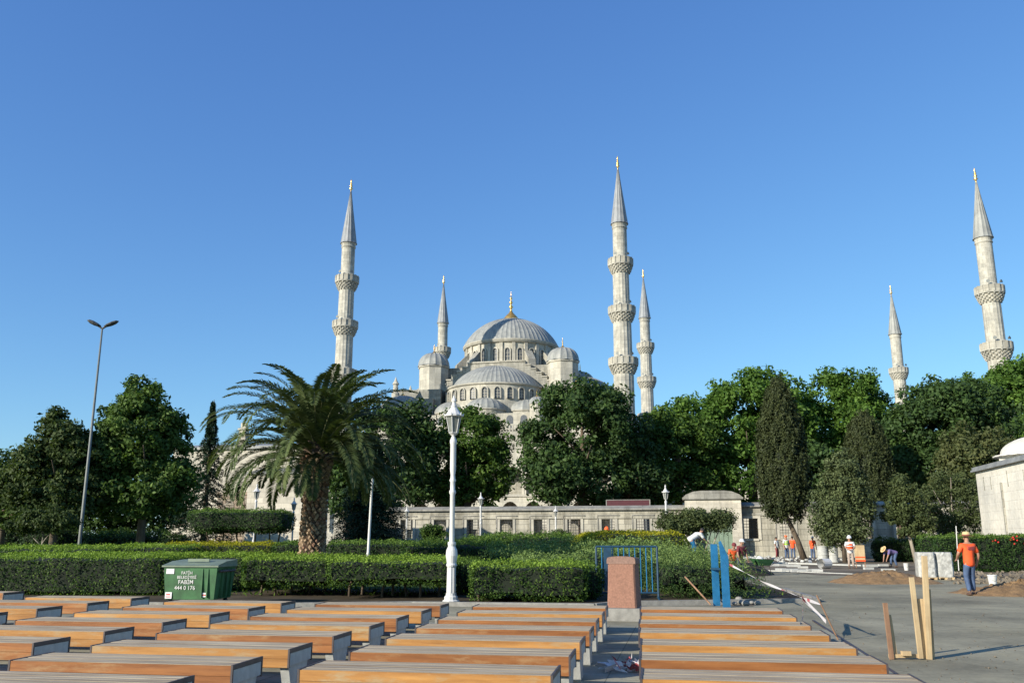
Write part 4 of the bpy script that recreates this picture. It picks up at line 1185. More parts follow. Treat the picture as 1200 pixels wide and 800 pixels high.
# wrapped pallets
q = G(1100, 679)
for i, (dx, wd, tl) in enumerate(((-.30, .68, 'left'), (.42, .66, 'right'))):
    pb = thing('wrapped_pallet', 'plastic wrapped stack of pavers beside the red-flowered hedge, %s one of two' % tl, 'pallet', (q[0]+dx, q[1]+.4, 0), R(-14), 'wrapped paver stacks')
    m_ = MB(); g = np.random.default_rng(i)
    n1 = 8; 
    for sx_, ex in ((0, 0),):
        vs = []; fs = []
        nn = 28; rr = 9
        for j in range(rr+1):
            z = .1+.98*j/rr
            for k in range(nn):
                a = 2*math.pi*k/nn; c_, s_ = math.cos(a), math.sin(a)
                e = 1/((abs(c_)**8+abs(s_)**8)**(1/8))
                bu = 1+g.normal(0, .012)-.05*(j == rr)
                vs.append((wd/2*c_*e*bu, .42*s_*e*bu, z))
        fs = [(j*nn+k, j*nn+(k+1) % nn, (j+1)*nn+(k+1) % nn, (j+1)*nn+k) for j in range(rr) for k in range(nn)]+[tuple(range(rr*nn, rr*nn+nn))]
        m_.add(vs, fs)
    m_.build('wrapped_load', M['bag'], pb)
    m_ = MB()
    for k in range(3): m_.box(-wd/2, wd/2, -.4+k*.33, -.4+k*.33+.12, .07, .1)
    for k in (-1, 0, 1): m_.box(k*(wd/2-.06)-.05, k*(wd/2-.06)+.05, -.4, .4, 0, .07)
    m_.build('pallet', M['lumber'], pb)
def bucket(px, py, s, label):
    q = G(px, py); o = thing('bucket', label, 'bucket', (q[0], q[1], 0), 0, 'white buckets')
    MB().lathe([(.001, 0), (.105*s, 0), (.135*s, .33*s), (.145*s, .33*s), (.145*s, .36*s), (.125*s, .36*s), (.1*s, .03*s), (.001, .03*s)], 20).build('pail', M['white'], o)
    MB().tube([(-.14*s, 0, .33*s), (-.1*s, -.09*s, .22*s), (0, -.15*s, .17*s), (.1*s, -.09*s, .22*s), (.14*s, 0, .33*s)], .005, 4).build('handle', M['iron'], o)
bucket(1164, 687, 1.1, 'white bucket right of the man in the straw hat')
bucket(1062.5, 668, 1.0, 'small white bucket right of the bending worker')
for i, px in enumerate((962.5, 974.5)):
    Yd = 62; x = XX(px, Yd)
    o = thing('concrete_drum', ('left' if i == 0 else 'right')+' one of two pale drums near the leaning cypress trunk', 'drum', (x, Yd, 0), 0, 'pale drums')
    MB().lathe([(.001, 0), (.34, 0), (.36, .04), (.34, .08), (.34, .5), (.365, .54), (.34, .58), (.34, 1.02), (.36, 1.06), (.34, 1.1), (.3, 1.08), (.001, 1.08)], 24).build('drum_body', M['concrete'], o)
# lying pipe pieces
for px, py, lab in ((967, 666, 'short white pipe lying among the kerb stones'), (948, 661, 'small white block lying behind the white pipe')):
    q = G(px, py); o = thing('pipe', lab, 'pipe', (q[0], q[1], .0), R(30))
    s = 1 if px == 967 else .5
    m_ = MB(); m_.tube([(-.3*s, 0, .27*s), (.3*s, 0, .27*s)], .27*s, 16, cap=False); m_.tube([(-.3*s, 0, .27*s), (.3*s, 0, .27*s)], .19*s, 16, cap=False)
    m_.build('pipe_wall', M['white'], o)
# loose kerb stones
rg = random.Random(21)
KS = [(908, 663), (918, 663), (930, 664), (941, 665.5), (953, 669), (958, 669.5), (1020, 664), (985, 655), (990, 656), (1035, 663), (898, 658), (1041, 669), (1018, 667), (915, 669), (925, 669.5), (936, 670)]
for i, (px, py) in enumerate(KS):
    q = G(px, py); m_ = MB(); l_ = rg.uniform(.22, .42)
    m_.box(-l_, l_, -.1, .1, -.02, .10+rg.uniform(0, .05))
    o = m_.build('kerb_stone', M['concrete'], None, loc=(q[0], q[1], .01), rz=rg.uniform(-.35, .2))
    tag(o, 'loose pale kerb stone lying on the ground in front of the workers', 'kerb stone', 'loose kerb stones')
# new kerb line and rubble
m_ = MB(); a = G(893, 659.5); b_ = G(1010, 663)
m_.bar((a[0], a[1], .06), (b_[0], b_[1], .03), .16, .1); a = G(880, 668); b_ = G(1000, 672.5); m_.bar((a[0], a[1], .03), (b_[0], b_[1], .01), .12, .05)
tag(m_.build('new_kerb', M['concrete']), kind='structure')
m_ = MB(); rg = random.Random(5)
for i in range(420):
    px = rg.uniform(872, 915) if i % 3 else rg.uniform(905, 1000); py = rg.uniform(648, 655) if i % 3 else rg.uniform(652, 659)
    q = G(px, py); s = rg.uniform(.035, .13)
    X = Matrix.Translation((q[0]+rg.uniform(-.5, .5), q[1]+rg.uniform(-1, 1), s*.3)) @ Matrix.Rotation(rg.uniform(0, 3), 4, Vector((rg.random(), rg.random(), rg.random()+.1)).normalized())
    m_.X = X; m_.box(-s, s, -s*.7, s*.7, -s*.5, s*.5)
m_.X = Matrix()
tag(m_.build('rubble', M['concrete']), 'scattered pale stone rubble in front of the wall', 'rubble', kind='stuff')
m_ = MB()
for i in range(300):
    px = rg.uniform(1108, 1215); py = rg.uniform(669, 684); q = G(px, py); s = rg.uniform(.03, .1)
    m_.X = Matrix.Translation((q[0], q[1], s*.3)) @ Matrix.Rotation(rg.uniform(0, 3), 4, Vector((rg.random(), rg.random(), rg.random()+.1)).normalized()); m_.box(-s, s, -s*.7, s*.7, -s*.5, s*.5)
m_.X = Matrix(); tag(m_.build('earth_clods', M['earth']), 'loose dry earth clods below the flowered hedge', 'earth', kind='stuff')
m_ = MB(); rg = random.Random(15)
for i in range(420):
    px = rg.uniform(905, 1215); py = rg.uniform(674, 800); q = G(px, py); q = (q[0]+rg.gauss(0, .3), q[1]+rg.gauss(0, .4)); s = abs(rg.gauss(0, .005))+.004
    if q[0]-.18*q[1] < 2.9: continue
    m_.X = Matrix.Translation((q[0], q[1], s*.3)) @ Matrix.Rotation(rg.uniform(0, 3), 4, Vector((rg.random(), rg.random(), rg.random()+.1)).normalized()); m_.box(-s, s, -s*.7, s*.7, -s*.5, s*.5)
m_.X = Matrix(); tag(m_.build('grit', M['earth']), 'fine loose grit scattered over the square', 'grit', kind='stuff')
# edge stones at the juniper
for i, (px, py) in enumerate(((861, 708), (868, 707), (874, 709), (881, 707), (888, 708), (866, 704), (893, 704))):
    q = G(px, py); s = .06+.02*(i % 3); m_ = MB(); m_.blob((0, 0, s*.5), (s*1.2, s, s*.75), 6)
    tag(m_.build('border_stone', M['concretedark'], None, loc=(q[0], q[1], 0), rz=i), 'rounded stone edging the juniper bed beside the blue board barrier', 'stone', 'juniper border stones')
# orange site board
q = P(1007, 640, 51); ob_ = thing('site_board', 'orange and beige board standing behind the helmeted worker', 'board', (q[0], 51, 0), R(-10))
MB().box(-.27, .27, 0, .04, .35, 1.25).build('panel', M['lumber'], ob_)
MB().box(-.27, .27, -.012, -.002, .35, .45).box(-.27, .27, -.012, -.002, .55, .62).build('stripe', M['orange'], ob_)
for x in (-.24, .24): MB().box(x-.02, x+.02, .0405, .07, 0, .5).build('leg', M['lumberred'], ob_)
# wheelbarrow
q = G(894, 671); wb = thing('wheelbarrow', 'dark green wheelbarrow parked beyond the juniper', 'wheelbarrow', (q[0], q[1], 0), R(20))
m_ = MB(); m_.add([(-.3, -.22, .35), (.3, -.22, .35), (.3, .22, .35), (-.3, .22, .35), (-.5, -.32, .68), (.48, -.32, .62), (.48, .32, .62), (-.5, .32, .68)], [(0, 3, 2, 1), (0, 1, 5, 4), (1, 2, 6, 5), (2, 3, 7, 6), (3, 0, 4, 7)])
m_.build('tray', M['bingreen'], wb)
MB().tube([(-.55, -.04, .2), (-.55, .04, .2)], .2, 16).build('wheel', M['rubber'], wb)
for s in (-1, 1):
    MB().tube([(-.55, s*.05, .2), (.2, s*.25, .33), (.85, s*.28, .6)], .018, 6).build('handle', M['steel'], wb)
    MB().tube([(.2, s*.24, .33), (.3, s*.26, 0)], .018, 6).build('leg', M['steel'], wb)
q = P(890, 651, wb.location.y); sk_ = MB(); sk_.blob((0, 0, 0), (.2, .15, .22), 8)
o = sk_.build('cement_sack', M['whitecloth'], None, loc=(wb.location.x-.12, wb.location.y, .58)); tag(o, 'white sack lying in the wheelbarrow', 'sack')

# ------------------------------------------------------------------ people
def skinmesh(name, pts, edges, rad, mat, parent, root=0, sub=1):
    me = bpy.data.meshes.new(name); me.from_pydata([tuple(p) for p in pts], edges, [])
    o = bpy.data.objects.new(name, me); COL.objects.link(o)
    sm = o.modifiers.new('s', 'SKIN'); sm.use_smooth_shade = True
    for i, r in enumerate(rad):
        r2 = r if isinstance(r, tuple) else (r, r)
        me.skin_vertices[0].data[i].radius = r2
        me.skin_vertices[0].data[i].use_root = (i == root)
    ss = o.modifiers.new('u', 'SUBSURF'); ss.levels = sub; ss.render_levels = sub
    dg = bpy.context.evaluated_depsgraph_get()
    me2 = bpy.data.meshes.new_from_object(o.evaluated_get(dg)); o.modifiers.clear()
    o.data = me2; me2.materials.clear(); me2.materials.append(mat); bpy.data.meshes.remove(me)
    o.parent = parent; return o
def person(label, loc, rz, pose='stand', shirt='orange', trousers='jeans', hat='helmet', vest=None, scale=1.0, lean=0, arms=None, legs=None, hatmat=None, group=None):
    t = thing('person', label, 'person', loc, rz, group); t.scale = (scale,)*3
    V_ = Vector
    hip = V_((0, 0, .93)); L = R(lean)
    def up(d, x=0, y=0): return hip+V_((x, y+math.sin(L)*d, math.cos(L)*d))
    if pose == 'bend':
        hip = V_((0, -.12, .82))
    belly = up(.16); chest = up(.36); neckb = up(.50); neck = up(.56); 
    hl = L*.75
    head = neck+V_((0, math.sin(hl)*.10+.015, math.cos(hl)*.10)); crown_ = neck+V_((0, math.sin(hl)*.2+.01, math.cos(hl)*.2))
    sh = {s: up(.465, s*.185) for s in (-1, 1)}
    arms = arms or {-1: ((-.26, .02, -.29), (-.25, .10, -.54)), 1: ((.26, .02, -.29), (.25, .10, -.54))}
    legs = legs or {-1: ((-.10, .04, .50), (-.12, 0, .09)), 1: ((.10, .04, .50), (.12, 0, .09))}
    pts = [hip, belly, chest, neckb, neck, head, crown_]
    ed = [(0, 1), (1, 2), (2, 3), (3, 4), (4, 5), (5, 6)]
    rad = [(.125, .10), (.115, .09), (.14, .10), (.085, .07), (.052, .052), (.078, .092), (.058, .066)]
    hands = []
    for s in (-1, 1):
        base = len(pts)
        el, wr = [V_((0, 0, 0))+sh[s]+V_(a)-V_((s*.185, 0, 0)) for a in arms[s]]
        d = (wr-el).normalized()
        pts += [sh[s], el, wr, wr+d*.06]
        rad += [.062, .045, .03, (.036, .018)]
        ed += [(2 if False else 3, base), (base, base+1), (base+1, base+2), (base+2, base+3)]
        # five fingers, short chains rooted in the palm
        side = d.cross(V_((0, 1, 0)));  side = side.normalized() if side.length > .1 else V_((1, 0, 0))
        nrm_ = side.cross(d)
        for q in range(4):
            o_ = side*((q-1.5)*.019); l_ = (.055, .07, .066, .048)[q]; b0 = len(pts)
            pts += [wr+d*.085+o_, wr+d*(.085+l_*.55)+o_+nrm_*.008, wr+d*(.085+l_)+o_+nrm_*.025]; rad += [.009, .0085, .007]
            ed += [(base+3, b0), (b0, b0+1), (b0+1, b0+2)]
        b0 = len(pts); pts += [wr+d*.04+side*-.035, wr+d*.075+side*-.052+nrm_*.012]; rad += [.011, .008]; ed += [(base+3, b0), (b0, b0+1)]
    lg0 = {}
    for s in (-1, 1):
        base = len(pts); kn, an = [V_(a) for a in legs[s]]
        hj = hip+V_((s*.095, 0, -.06))
        pts += [hj, kn, an]; rad += [.085, .058, .04]; ed += [(0, base), (base, base+1), (base+1, base+2)]
        lg0[s] = (hj, kn, an)
    skinmesh('body', pts, ed, rad, M['skin'], t)
    X = Matrix.Translation(head+V_((0, 0, .01))) @ Matrix.Rotation(-hl, 4, 'X')
    m_ = MB(X); m_.blob((-.088, -.005, -.01), (.012, .02, .032), 5); m_.build('ear', M['skin'], t, smooth=True)
    m_ = MB(X); m_.blob((.088, -.005, -.01), (.012, .02, .032), 5); m_.build('ear', M['skin'], t, smooth=True)
    m_ = MB(X); m_.blob((0, .098, -.015), (.013, .02, .022), 5); m_.build('nose', M['skin'], t, smooth=True)
    for s in (-1, 1): MB(X).blob((s*.032, .082, .012), (.011, .009, .007), 5).build('eye', M['hair'], t, smooth=True)
    MB(X).blob((0, .085, -.052), (.024, .008, .006), 5).build('mouth', M['maroon'], t, smooth=True)
    # clothes
    def armpts(s): 
        el, wr = [sh[s]+V_(a)-V_((s*.185, 0, 0)) for a in arms[s]]; return el, wr
    p2 = [up(-.16), belly, chest, up(.475)]; r2 = [(.18, .145), (.17, .14), (.19, .15), (.12, .10)]; e2 = [(0, 1), (1, 2), (2, 3)]
    for s in (-1, 1):
        el, wr = armpts(s); b0 = len(p2); p2 += [sh[s], sh[s].lerp(el, .85)]; r2 += [.08, .072]; e2 += [(3, b0), (b0, b0+1)]
    skinmesh('shirt', p2, e2, r2, M[shirt], t)
    if vest:
        skinmesh('vest', [up(.0), belly, chest, up(.46)], [(0, 1), (1, 2), (2, 3)], [(.20, .165), (.19, .16), (.21, .17), (.16, .13)], M[vest], t)
        if lean < 30:
            for hz_ in (.10, .28):
                c_ = up(hz_); m_ = MB(Matrix.Translation(c_) @ Matrix.Rotation(-L, 4, 'X') @ Matrix.Diagonal((1, .83, 1, 1)))
                m_.lathe([(.208, -.022), (.211, 0), (.208, .022)], 20); m_.build('reflective_strip', M['tape'], t)
    p3 = [up(.10), hip+V_((0, 0, -.05))]; r3 = [(.15, .115), (.155, .12)]; e3 = [(0, 1)]
    for s in (-1, 1):
        hj, kn, an = lg0[s]; b0 = len(p3); p3 += [hj, kn, an+V_((0, 0, .01))]; r3 += [.105, .078, .065]; e3 += [(1, b0), (b0, b0+1), (b0+1, b0+2)]
    skinmesh('trousers', p3, e3, r3, M[trousers], t)
    for s in (-1, 1):
        an = lg0[s][2]; skinmesh('boot', [an+V_((0, -.03, -.01)), V_((an.x, an.y-.03, an.z-.045)), V_((an.x, an.y+.07, an.z-.05)), V_((an.x, an.y+.16, an.z-.055))], [(0, 1), (1, 2), (2, 3)], [.05, .045, .042, .032], M['boot'], t)
    X = Matrix.Translation(crown_-V_((0, .01, .02))) @ Matrix.Rotation(-hl, 4, 'X')
    if hat == 'helmet':
        m_ = MB(X); m_.lathe([(.135, -.03), (.14, -.02), (.118, .0), (.112, .05), (.08, .11), (.03, .135), (.001, .137)], 20); m_.box(-.08, .08, .09, .17, -.028, -.018)
        m_.build('helmet', M[hatmat or 'helmet'], t, smooth=True)
    elif hat == 'straw':
        m_ = MB(X); m_.lathe([(.215, .0), (.20, -.015), (.12, -.012), (.108, .0), (.10, .09), (.06, .115), (.001, .105)], 24, mod=lambda r, k, j: r*(1+(.05*math.cos(4*math.pi*k/24) if r > .15 else 0)))
        m_.build('hat', M['straw'], t, smooth=True)
        m_ = MB(X); m_.lathe([(.112, .0), (.110, .03)], 20); m_.build('hat_band', M['maroon'], t)
    elif hat == 'cap':
        m_ = MB(X); m_.lathe([(.108, -.04), (.112, .0), (.09, .06), (.04, .09), (.001, .095)], 18); m_.box(-.07, .07, .08, .18, -.02, -.01); m_.build('cap', M[hatmat or 'whitecloth'], t, smooth=True)
    else:
        m_ = MB(X); m_.blob((0, -.015, -.02), (.095, .11, .09), 8); m_.build('hair', M['hair'], t, smooth=True)
    return t
# man in straw hat walking away to the right edge of the square
q = G(1140, 697.5)
mn = person('man in orange shirt, jeans and straw hat walking with a long pole', (q[0], q[1], .0), R(8), shirt='orange', trousers='jeans', hat='straw', scale=1.03,
       arms={-1: ((-.30, .02, -.24), (-.22, .22, -.38)), 1: ((.31, -.02, -.27), (.30, .08, -.50))}, legs={-1: ((-.10, .06, .50), (-.09, -.02, .09)), 1: ((.11, .10, .52), (.12, .10, .10))})
m_ = MB()
for i, (zz_, w_) in enumerate(((1.36, .12), (1.33, .10), (1.30, .12), (1.27, .1))): m_.box(-w_, w_, -.147, -.139, zz_, zz_+.009)
m_.build('shirt_print', M['navy'], mn)
pw = thing('pole', 'long pale pole held upright by the man in the straw hat', 'pole', (q[0]-.235, q[1]+.19, 0), 0)
MB().tube([(.0, 0, .70), (.02, 0, 1.2), (.06, .0, 2.0)], .014, 8).build('shaft', M['white'], pw)
def at(px, py): q = G(px, py); return (q[0], q[1], 0)
person('worker in white helmet and orange vest standing before the orange board', at(998, 666), R(170), shirt='whitecloth', trousers='beige', vest='orange', scale=1.0,
       arms={-1: ((-.25, .05, -.26), (-.15, .25, -.32)), 1: ((.25, .05, -.26), (.12, .26, -.36))})
person('worker bending over in pale hat and blue jeans', at(1048, 664.5), R(100), pose='bend', shirt='purple', trousers='jeans', hat='straw', lean=78,
       arms={-1: ((-.2, .12, -.27), (-.15, .2, -.5)), 1: ((.2, .12, -.27), (.15, .2, -.5))}, legs={-1: ((-.16, .05, .45), (-.2, -.05, .09)), 1: ((.16, .06, .45), (.2, .05, .09))})
person('worker in orange shirt and white cap beside the pale drums', at(953, 655.5), R(-50), shirt='orange', trousers='jeans', hat='cap', scale=1.02, lean=8)
person('worker in orange shirt standing right of the one in green vest', at(930, 655), R(150), shirt='orange', trousers='jeans', hat='none', scale=1.03, lean=4)
person('worker in yellow-green vest left of the cypress trunk', at(922.5, 655.5), R(200), shirt='whitecloth', vest='hivis', trousers='jeans', hat='cap', hatmat='oranghelmet', scale=1.06)
person('man in white shirt and dark trousers furthest left of the wall workers', at(911, 654), R(220), shirt='whitecloth', trousers='maroon', hat='none', scale=1.0)
YS = 40
person('worker in maroon shirt and white cap beyond the juniper', (XX(866, YS), YS, -.12), R(-150), shirt='maroon', trousers='navy', hat='cap', scale=1.0, lean=14)
person('worker with orange vest and maroon cap, left one beyond the juniper', (XX(857, YS+1), YS+1, -.2), R(-170), shirt='orange', trousers='navy', hat='cap', hatmat='maroon', scale=.96, lean=22)
YS = 44
person('crouching worker in orange and dark cap behind the yellow hedge', (XX(708, YS), YS, .42), R(-120), shirt='orange', trousers='navy', hat='helmet', hatmat='oranghelmet', scale=1.0, lean=12)
YS = 41
person('person in white shirt and bright blue trousers bending on the yellow hedge', (XX(812, YS), YS, .74), R(-70), pose='bend', shirt='whitecloth', trousers='blue', hat='none', lean=62, scale=1.05,
       arms={-1: ((-.2, .16, -.24), (-.15, .36, -.36)), 1: ((.2, .16, -.24), (.15, .36, -.36))})

# ------------------------------------------------------------------ palm
pq = (XX(368, 31, 600), 31)
pm = thing('palm_tree', 'large date palm with thick scaly trunk and arching fronds', 'palm tree', (pq[0], pq[1], 0))
HT = 4.45
tr = MB()
tr.lathe([(.50, -.1), (.44, .4), (.38, 1.2), (.35, 2.6), (.39, 3.6), (.50, 4.3), (.45, 4.9), (.15, 5.3)], 20, mi=3)
g = random.Random(3)
rows = 38; per = 13
for j in range(rows):
    zj = .12+4.5*j/rows; z = zj; rr = np.interp(z, [0, .4, 1.2, 2.6, 3.6, 4.3, 4.9], [.49, .43, .37, .345, .38, .49, .43])
    for k in range(per):
        z = zj; a = 2*math.pi*(k+.5*(j % 2)+.08*j)/per+g.uniform(-.10, .10); z += g.uniform(-.035, .035)
        X = Matrix.Translation((math.cos(a)*rr, math.sin(a)*rr, z)) @ Matrix.Rotation(a, 4, 'Z') @ Matrix.Rotation(R(g.uniform(-12, 8)), 4, 'Y')
        w_ = rr*math.pi/per*g.uniform(.85, 1.15); h_ = .11*g.uniform(.85, 1.3); d = g.uniform(.07, .13)
        tr.X = X
        tr.add([(-.03, -w_, 0), (-.03, 0, -h_), (-.03, w_, 0), (-.03, 0, h_*1.1), (d, -w_*.5, .035), (d, 0, -.01), (d, w_*.5, .035), (d*.9, 0, .09)],
               [(0, 1, 5, 4), (1, 2, 6, 5), (2, 3, 7, 6), (3, 0, 4, 7), (4, 5, 6, 7)], g.choice((0, 0, 0, 0, 1, 2)))
tr.X = Matrix()
M['scaleA'] = plain('palm_scale', (.33, .235, .145), .9, .35, 9, bmp=.5)
M['scaleB'] = plain('palm_scale_dark', (.18, .12, .07), .95, .35, 9, bmp=.5)
M['scaleC'] = plain('palm_scale_red', (.25, .14, .085), .9, .3, 9, bmp=.5)
M['scaleD'] = plain('palm_fibre', (.06, .038, .022), .95, .35, 9, bmp=.5)
tr.build('trunk', [M['scaleA'], M['scaleB'], M['scaleC'], M['scaleD']], pm)
M['rachis'] = plain('frond_stalk', (.13, .14, .055), .6, .2, 6)
g = np.random.default_rng(5)
NF = 104
for i in range(NF):
    f = (i+.5)/NF
    az = i*2.39996+g.normal(0, .12)
    el = R(86-92*f**.85)+g.normal(0, .06)       # upright in the middle, drooping at the rim
    Ln = (3.5+.85*math.sin(math.pi*min(1, f*1.05)))*g.uniform(.9, 1.07)
    droop = R(72+34*math.sin(math.pi*min(1, f*.95))+g.normal(0, 9))
    n = 20; p = np.array([math.cos(az)*.18, math.sin(az)*.18, 4.75-.35*f]); pts = [p.copy()]; dirs = []
    sw = g.normal(0, .16)
    for k in range(n):
        s = (k+.5)/n; e = el-droop*s**2.0; a = az+sw*s
        d = np.array([math.cos(e)*math.cos(a), math.cos(e)*math.sin(a), math.sin(e)]); dirs.append(d)
        p = p+d*Ln/n; pts.append(p.copy())
    pts = np.array(pts); dirs = np.array(dirs)
    quads = []; tone = []
    tf = .42+g.normal(0, .1)-.12*(f > .85)
    nl = 104
    for k in range(nl):
        s = .16+.84*k/nl; q_ = s*n; i0 = min(int(q_), n-1); pp = pts[i0]+(pts[i0+1]-pts[i0])*(q_-i0); d = dirs[i0]
        hor = np.cross(d, [0, 0, 1.0]); hor = hor/max(np.linalg.norm(hor), 1e-3); upv = np.cross(hor, d)
        ll = .50*math.sin(math.pi*min(1, (s*.86+.12)))**.6*g.uniform(.85, 1.1)
        for sd_ in (-1, 1):
            out = hor*sd_*.7+d*.5+upv*g.uniform(.1, .42); out = out/np.linalg.norm(out)
            tip = pp+out*ll+np.array([0, 0, -.22*ll]); mid = pp+out*ll*.5
            wv = np.cross(out, upv+hor*sd_*.3); wv = wv/np.linalg.norm(wv)*.027
            quads.append([pp, mid+wv, tip, mid-wv]); tone.append(tf+g.normal(0, .12))
    fo = quads_mesh('frond', np.array(quads), np.array(tone), M['leaf_palm'], pm)
    MB().tube([tuple(v) for v in pts[::2]], [.02*(1-.85*j/10)+.003 for j in range(len(pts[::2]))], 4).build('stalk', M['rachis'], fo)

# ------------------------------------------------------------------ trees behind the wall
def TB(px, Y): return (XX(px, Y, 560), Y, 0)
def rel(base, px, py, Y, r):   # helper: blob from a picture position at distance Y
    p = P(px, py, Y); rx = r*Y/F
    return (p[0]-base[0], Y-base[1], p[2]-base[2])
def bl(base, lst):
    out = []
    for (px, py, rx, ry, *dy) in lst:
        d = dy[0] if dy else 0; Y = base[1]+d; p = P(px, py, Y)
        out.append((p[0]-base[0], d, p[2], rx*Y/F, min(rx, ry*1.3)*Y/F, ry*Y/F))
    return out
B = TB(683, 98)
tree('chestnut_tree', 'broad dark green tree crown right of the mosque dome behind the wall', 'tree', B, bl(B, [(683, 500, 58, 48), (640, 528, 34, 40), (722, 525, 38, 42, 2), (690, 565, 62, 30), (650, 560, 40, 30, -3), (672, 470, 34, 22), (705, 480, 34, 26)]), 'leaf_dark', 420, 95, 1.25, .24, .55, 14, 6, seed=11)
B = TB(548, 100)
tree('plane_tree', 'green tree between the large lamp post and the mosque facade', 'tree', B, bl(B, [(552, 512, 38, 34), (520, 545, 30, 40), (570, 550, 30, 38), (545, 575, 46, 24), (585, 530, 14, 14), (540, 490, 18, 12)]), 'leaf_mid', 340, 85, 1.1, .22, .45, 12, 5, seed=12)
B = TB(455, 96)
tree('dark_tree', 'dark tree mass behind the right side of the palm', 'tree', B, bl(B, [(455, 520, 44, 46), (482, 500, 24, 30), (500, 530, 18, 40), (408, 555, 24, 46), (392, 580, 18, 34),  (420, 545, 30, 40), (485, 545, 26, 42), (450, 575, 55, 28), (440, 492, 20, 16)]), 'leaf_dark', 300, 80, 1.2, .24, .5, 12, 5, seed=13)
B = TB(795, 104)
tree('plane_tree', 'light green tree right of the nearest minaret', 'tree', B, bl(B, [(795, 530, 44, 40), (775, 505, 26, 22), (815, 510, 26, 24), (765, 550, 26, 40), (795, 570, 50, 24)]), 'leaf_mid', 340, 85, 1.15, .24, .5, 13, 5, seed=14)
B = TB(880, 108)
tree('plane_tree', 'large bright green tree behind the tall cypress', 'tree', B, bl(B, [(882, 482, 50, 46), (820, 492, 34, 30), (790, 505, 26, 28),  (855, 505, 42, 45), (915, 500, 34, 50), (918, 465, 22, 26), (870, 555, 52, 40), (895, 452, 24, 20), (848, 470, 18, 20), (835, 560, 30, 34)]), 'leaf_bright', 480, 95, 1.25, .26, .6, 17, 7, seed=15)
B = TB(995, 112)
tree('plane_tree', 'tall mid green tree left of the small far minaret', 'tree', B, bl(B, [(970, 462, 24, 30), (1002, 460, 26, 30), (990, 510, 48, 48), (975, 550, 44, 45), (1025, 500, 26, 36), (1020, 465, 18, 26), (945, 500, 20, 40), (1005, 570, 40, 30)]), 'leaf_bright', 430, 90, 1.2, .26, .55, 17, 6, seed=16)
B = TB(1112, 94)
tree('chestnut_tree', 'broad dark bluish green tree below the right minarets', 'tree', B, bl(B, [(1110, 490, 52, 42), (1070, 515, 34, 42), (1150, 500, 38, 45), (1105, 550, 62, 42), (1160, 545, 36, 42), (1085, 475, 26, 22), (1130, 465, 28, 22)]), 'leaf_dark', 520, 95, 1.2, .24, .6, 14, 6, seed=17)
B = TB(1180, 112)
tree('plane_tree', 'bright green tree crown beneath the right-edge minaret', 'tree', B, bl(B, [(1150, 465, 32, 28), (1185, 455, 32, 30), (1215, 460, 34, 48), (1190, 500, 50, 50), (1215, 540, 45, 60)]), 'leaf_bright', 420, 90, 1.2, .26, .55, 16, 6, seed=18)
# low dark tree mass behind the wall filling the gaps
B = TB(1050, 104)
tree('dark_tree', 'dark tree behind the grey-green cypress pair', 'tree', B, bl(B, [(1045, 545, 40, 50), (1010, 560, 30, 40), (950, 560, 36, 40)]), 'leaf_dark', 260, 80, 1.3, .28, .4, 10, 5, seed=19)
B = TB(735, 100)
tree('dark_tree', 'dark tree between the dome tree and the minaret bases', 'tree', B, bl(B, [(742, 540, 22, 36), (750, 565, 30, 26)]), 'leaf_dark', 120, 80, 1.2, .25, .4, 10, 4, seed=20)
B = TB(1150, 84)
tree('rust_tree', 'olive brown tree beside the domed building', 'tree', B, bl(B, [(1135, 535, 32, 32), (1160, 520, 20, 18), (1120, 565, 26, 26)]), 'leaf_rust', 170, 80, .9, .18, .3, 9, 4, seed=21)

def column_crown(H0, H1, R0, n, seed, tip=.9, tuft=.5, waist=.35):
    """upright scale-leaf foliage: tufts pointing up"""
    g = np.random.default_rng(seed)
    C = []; N = []; T = []
    nt_ = n//40
    for i in range(nt_):
        h = g.random(); z = H0+(H1-H0)*h
        r = R0*math.sin(math.pi*min(1, (h*.9+.12)**.8))**tip if False else R0*np.interp(h, [0, .08, .3, .65, .88, 1], [.55, .85, 1, .82, .5, .08])
        a = g.uniform(0, 2*math.pi); rr = r*g.uniform(.72, 1.06)
        c = np.array([math.cos(a)*rr, math.sin(a)*rr, z]); th = tuft*g.uniform(.6, 1.5)
        tt = .42+g.normal(0, .15)
        k = 40; s = g.random(k)
        q = c+np.stack([g.normal(0, .12, k)*tuft*(1-s*.6), g.normal(0, .12, k)*tuft*(1-s*.6), (s-.3)*th], 1)+np.array([math.cos(a), math.sin(a), 0])*(s*.12*tuft)[:, None]
        C.append(q); N.append(np.tile(np.array([math.cos(a), math.sin(a), .15]), (k, 1))); T.append(tt+g.normal(0, .12, k))
    return np.concatenate(C), np.concatenate(N), np.concatenate(T)
def coltree(name, label, base, H0, H1, R0, n, mat, leaf, seed, trunk_r, lean=(0, 0), bark='bark', tuft=.9, rx=1):
    t = thing(name, label, 'tree', base)
    MB().tube([(0, 0, -.1), (lean[0]*.4, lean[1]*.4, H0*.5), (lean[0], lean[1], H0+.3), (lean[0], lean[1], H1*.8)], [trunk_r*1.3, trunk_r, trunk_r*.85, .04], 9).build('trunk', M[bark], t, smooth=True)
    c, n_, tn = column_crown(H0, H1, R0, n, seed, tuft=tuft)
    c[:, 0] += lean[0]; c[:, 1] += lean[1]
    quads_mesh('crown', leafquads(c, n_, leaf, .5, .7, (0, 0, 1), .5), tn, M[mat], t)
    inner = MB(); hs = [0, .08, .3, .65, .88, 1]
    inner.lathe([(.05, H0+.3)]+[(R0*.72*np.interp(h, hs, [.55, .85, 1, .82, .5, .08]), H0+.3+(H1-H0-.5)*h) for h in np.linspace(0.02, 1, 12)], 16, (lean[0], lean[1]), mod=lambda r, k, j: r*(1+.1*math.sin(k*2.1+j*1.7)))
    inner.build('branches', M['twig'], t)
    return t
Yc = 68
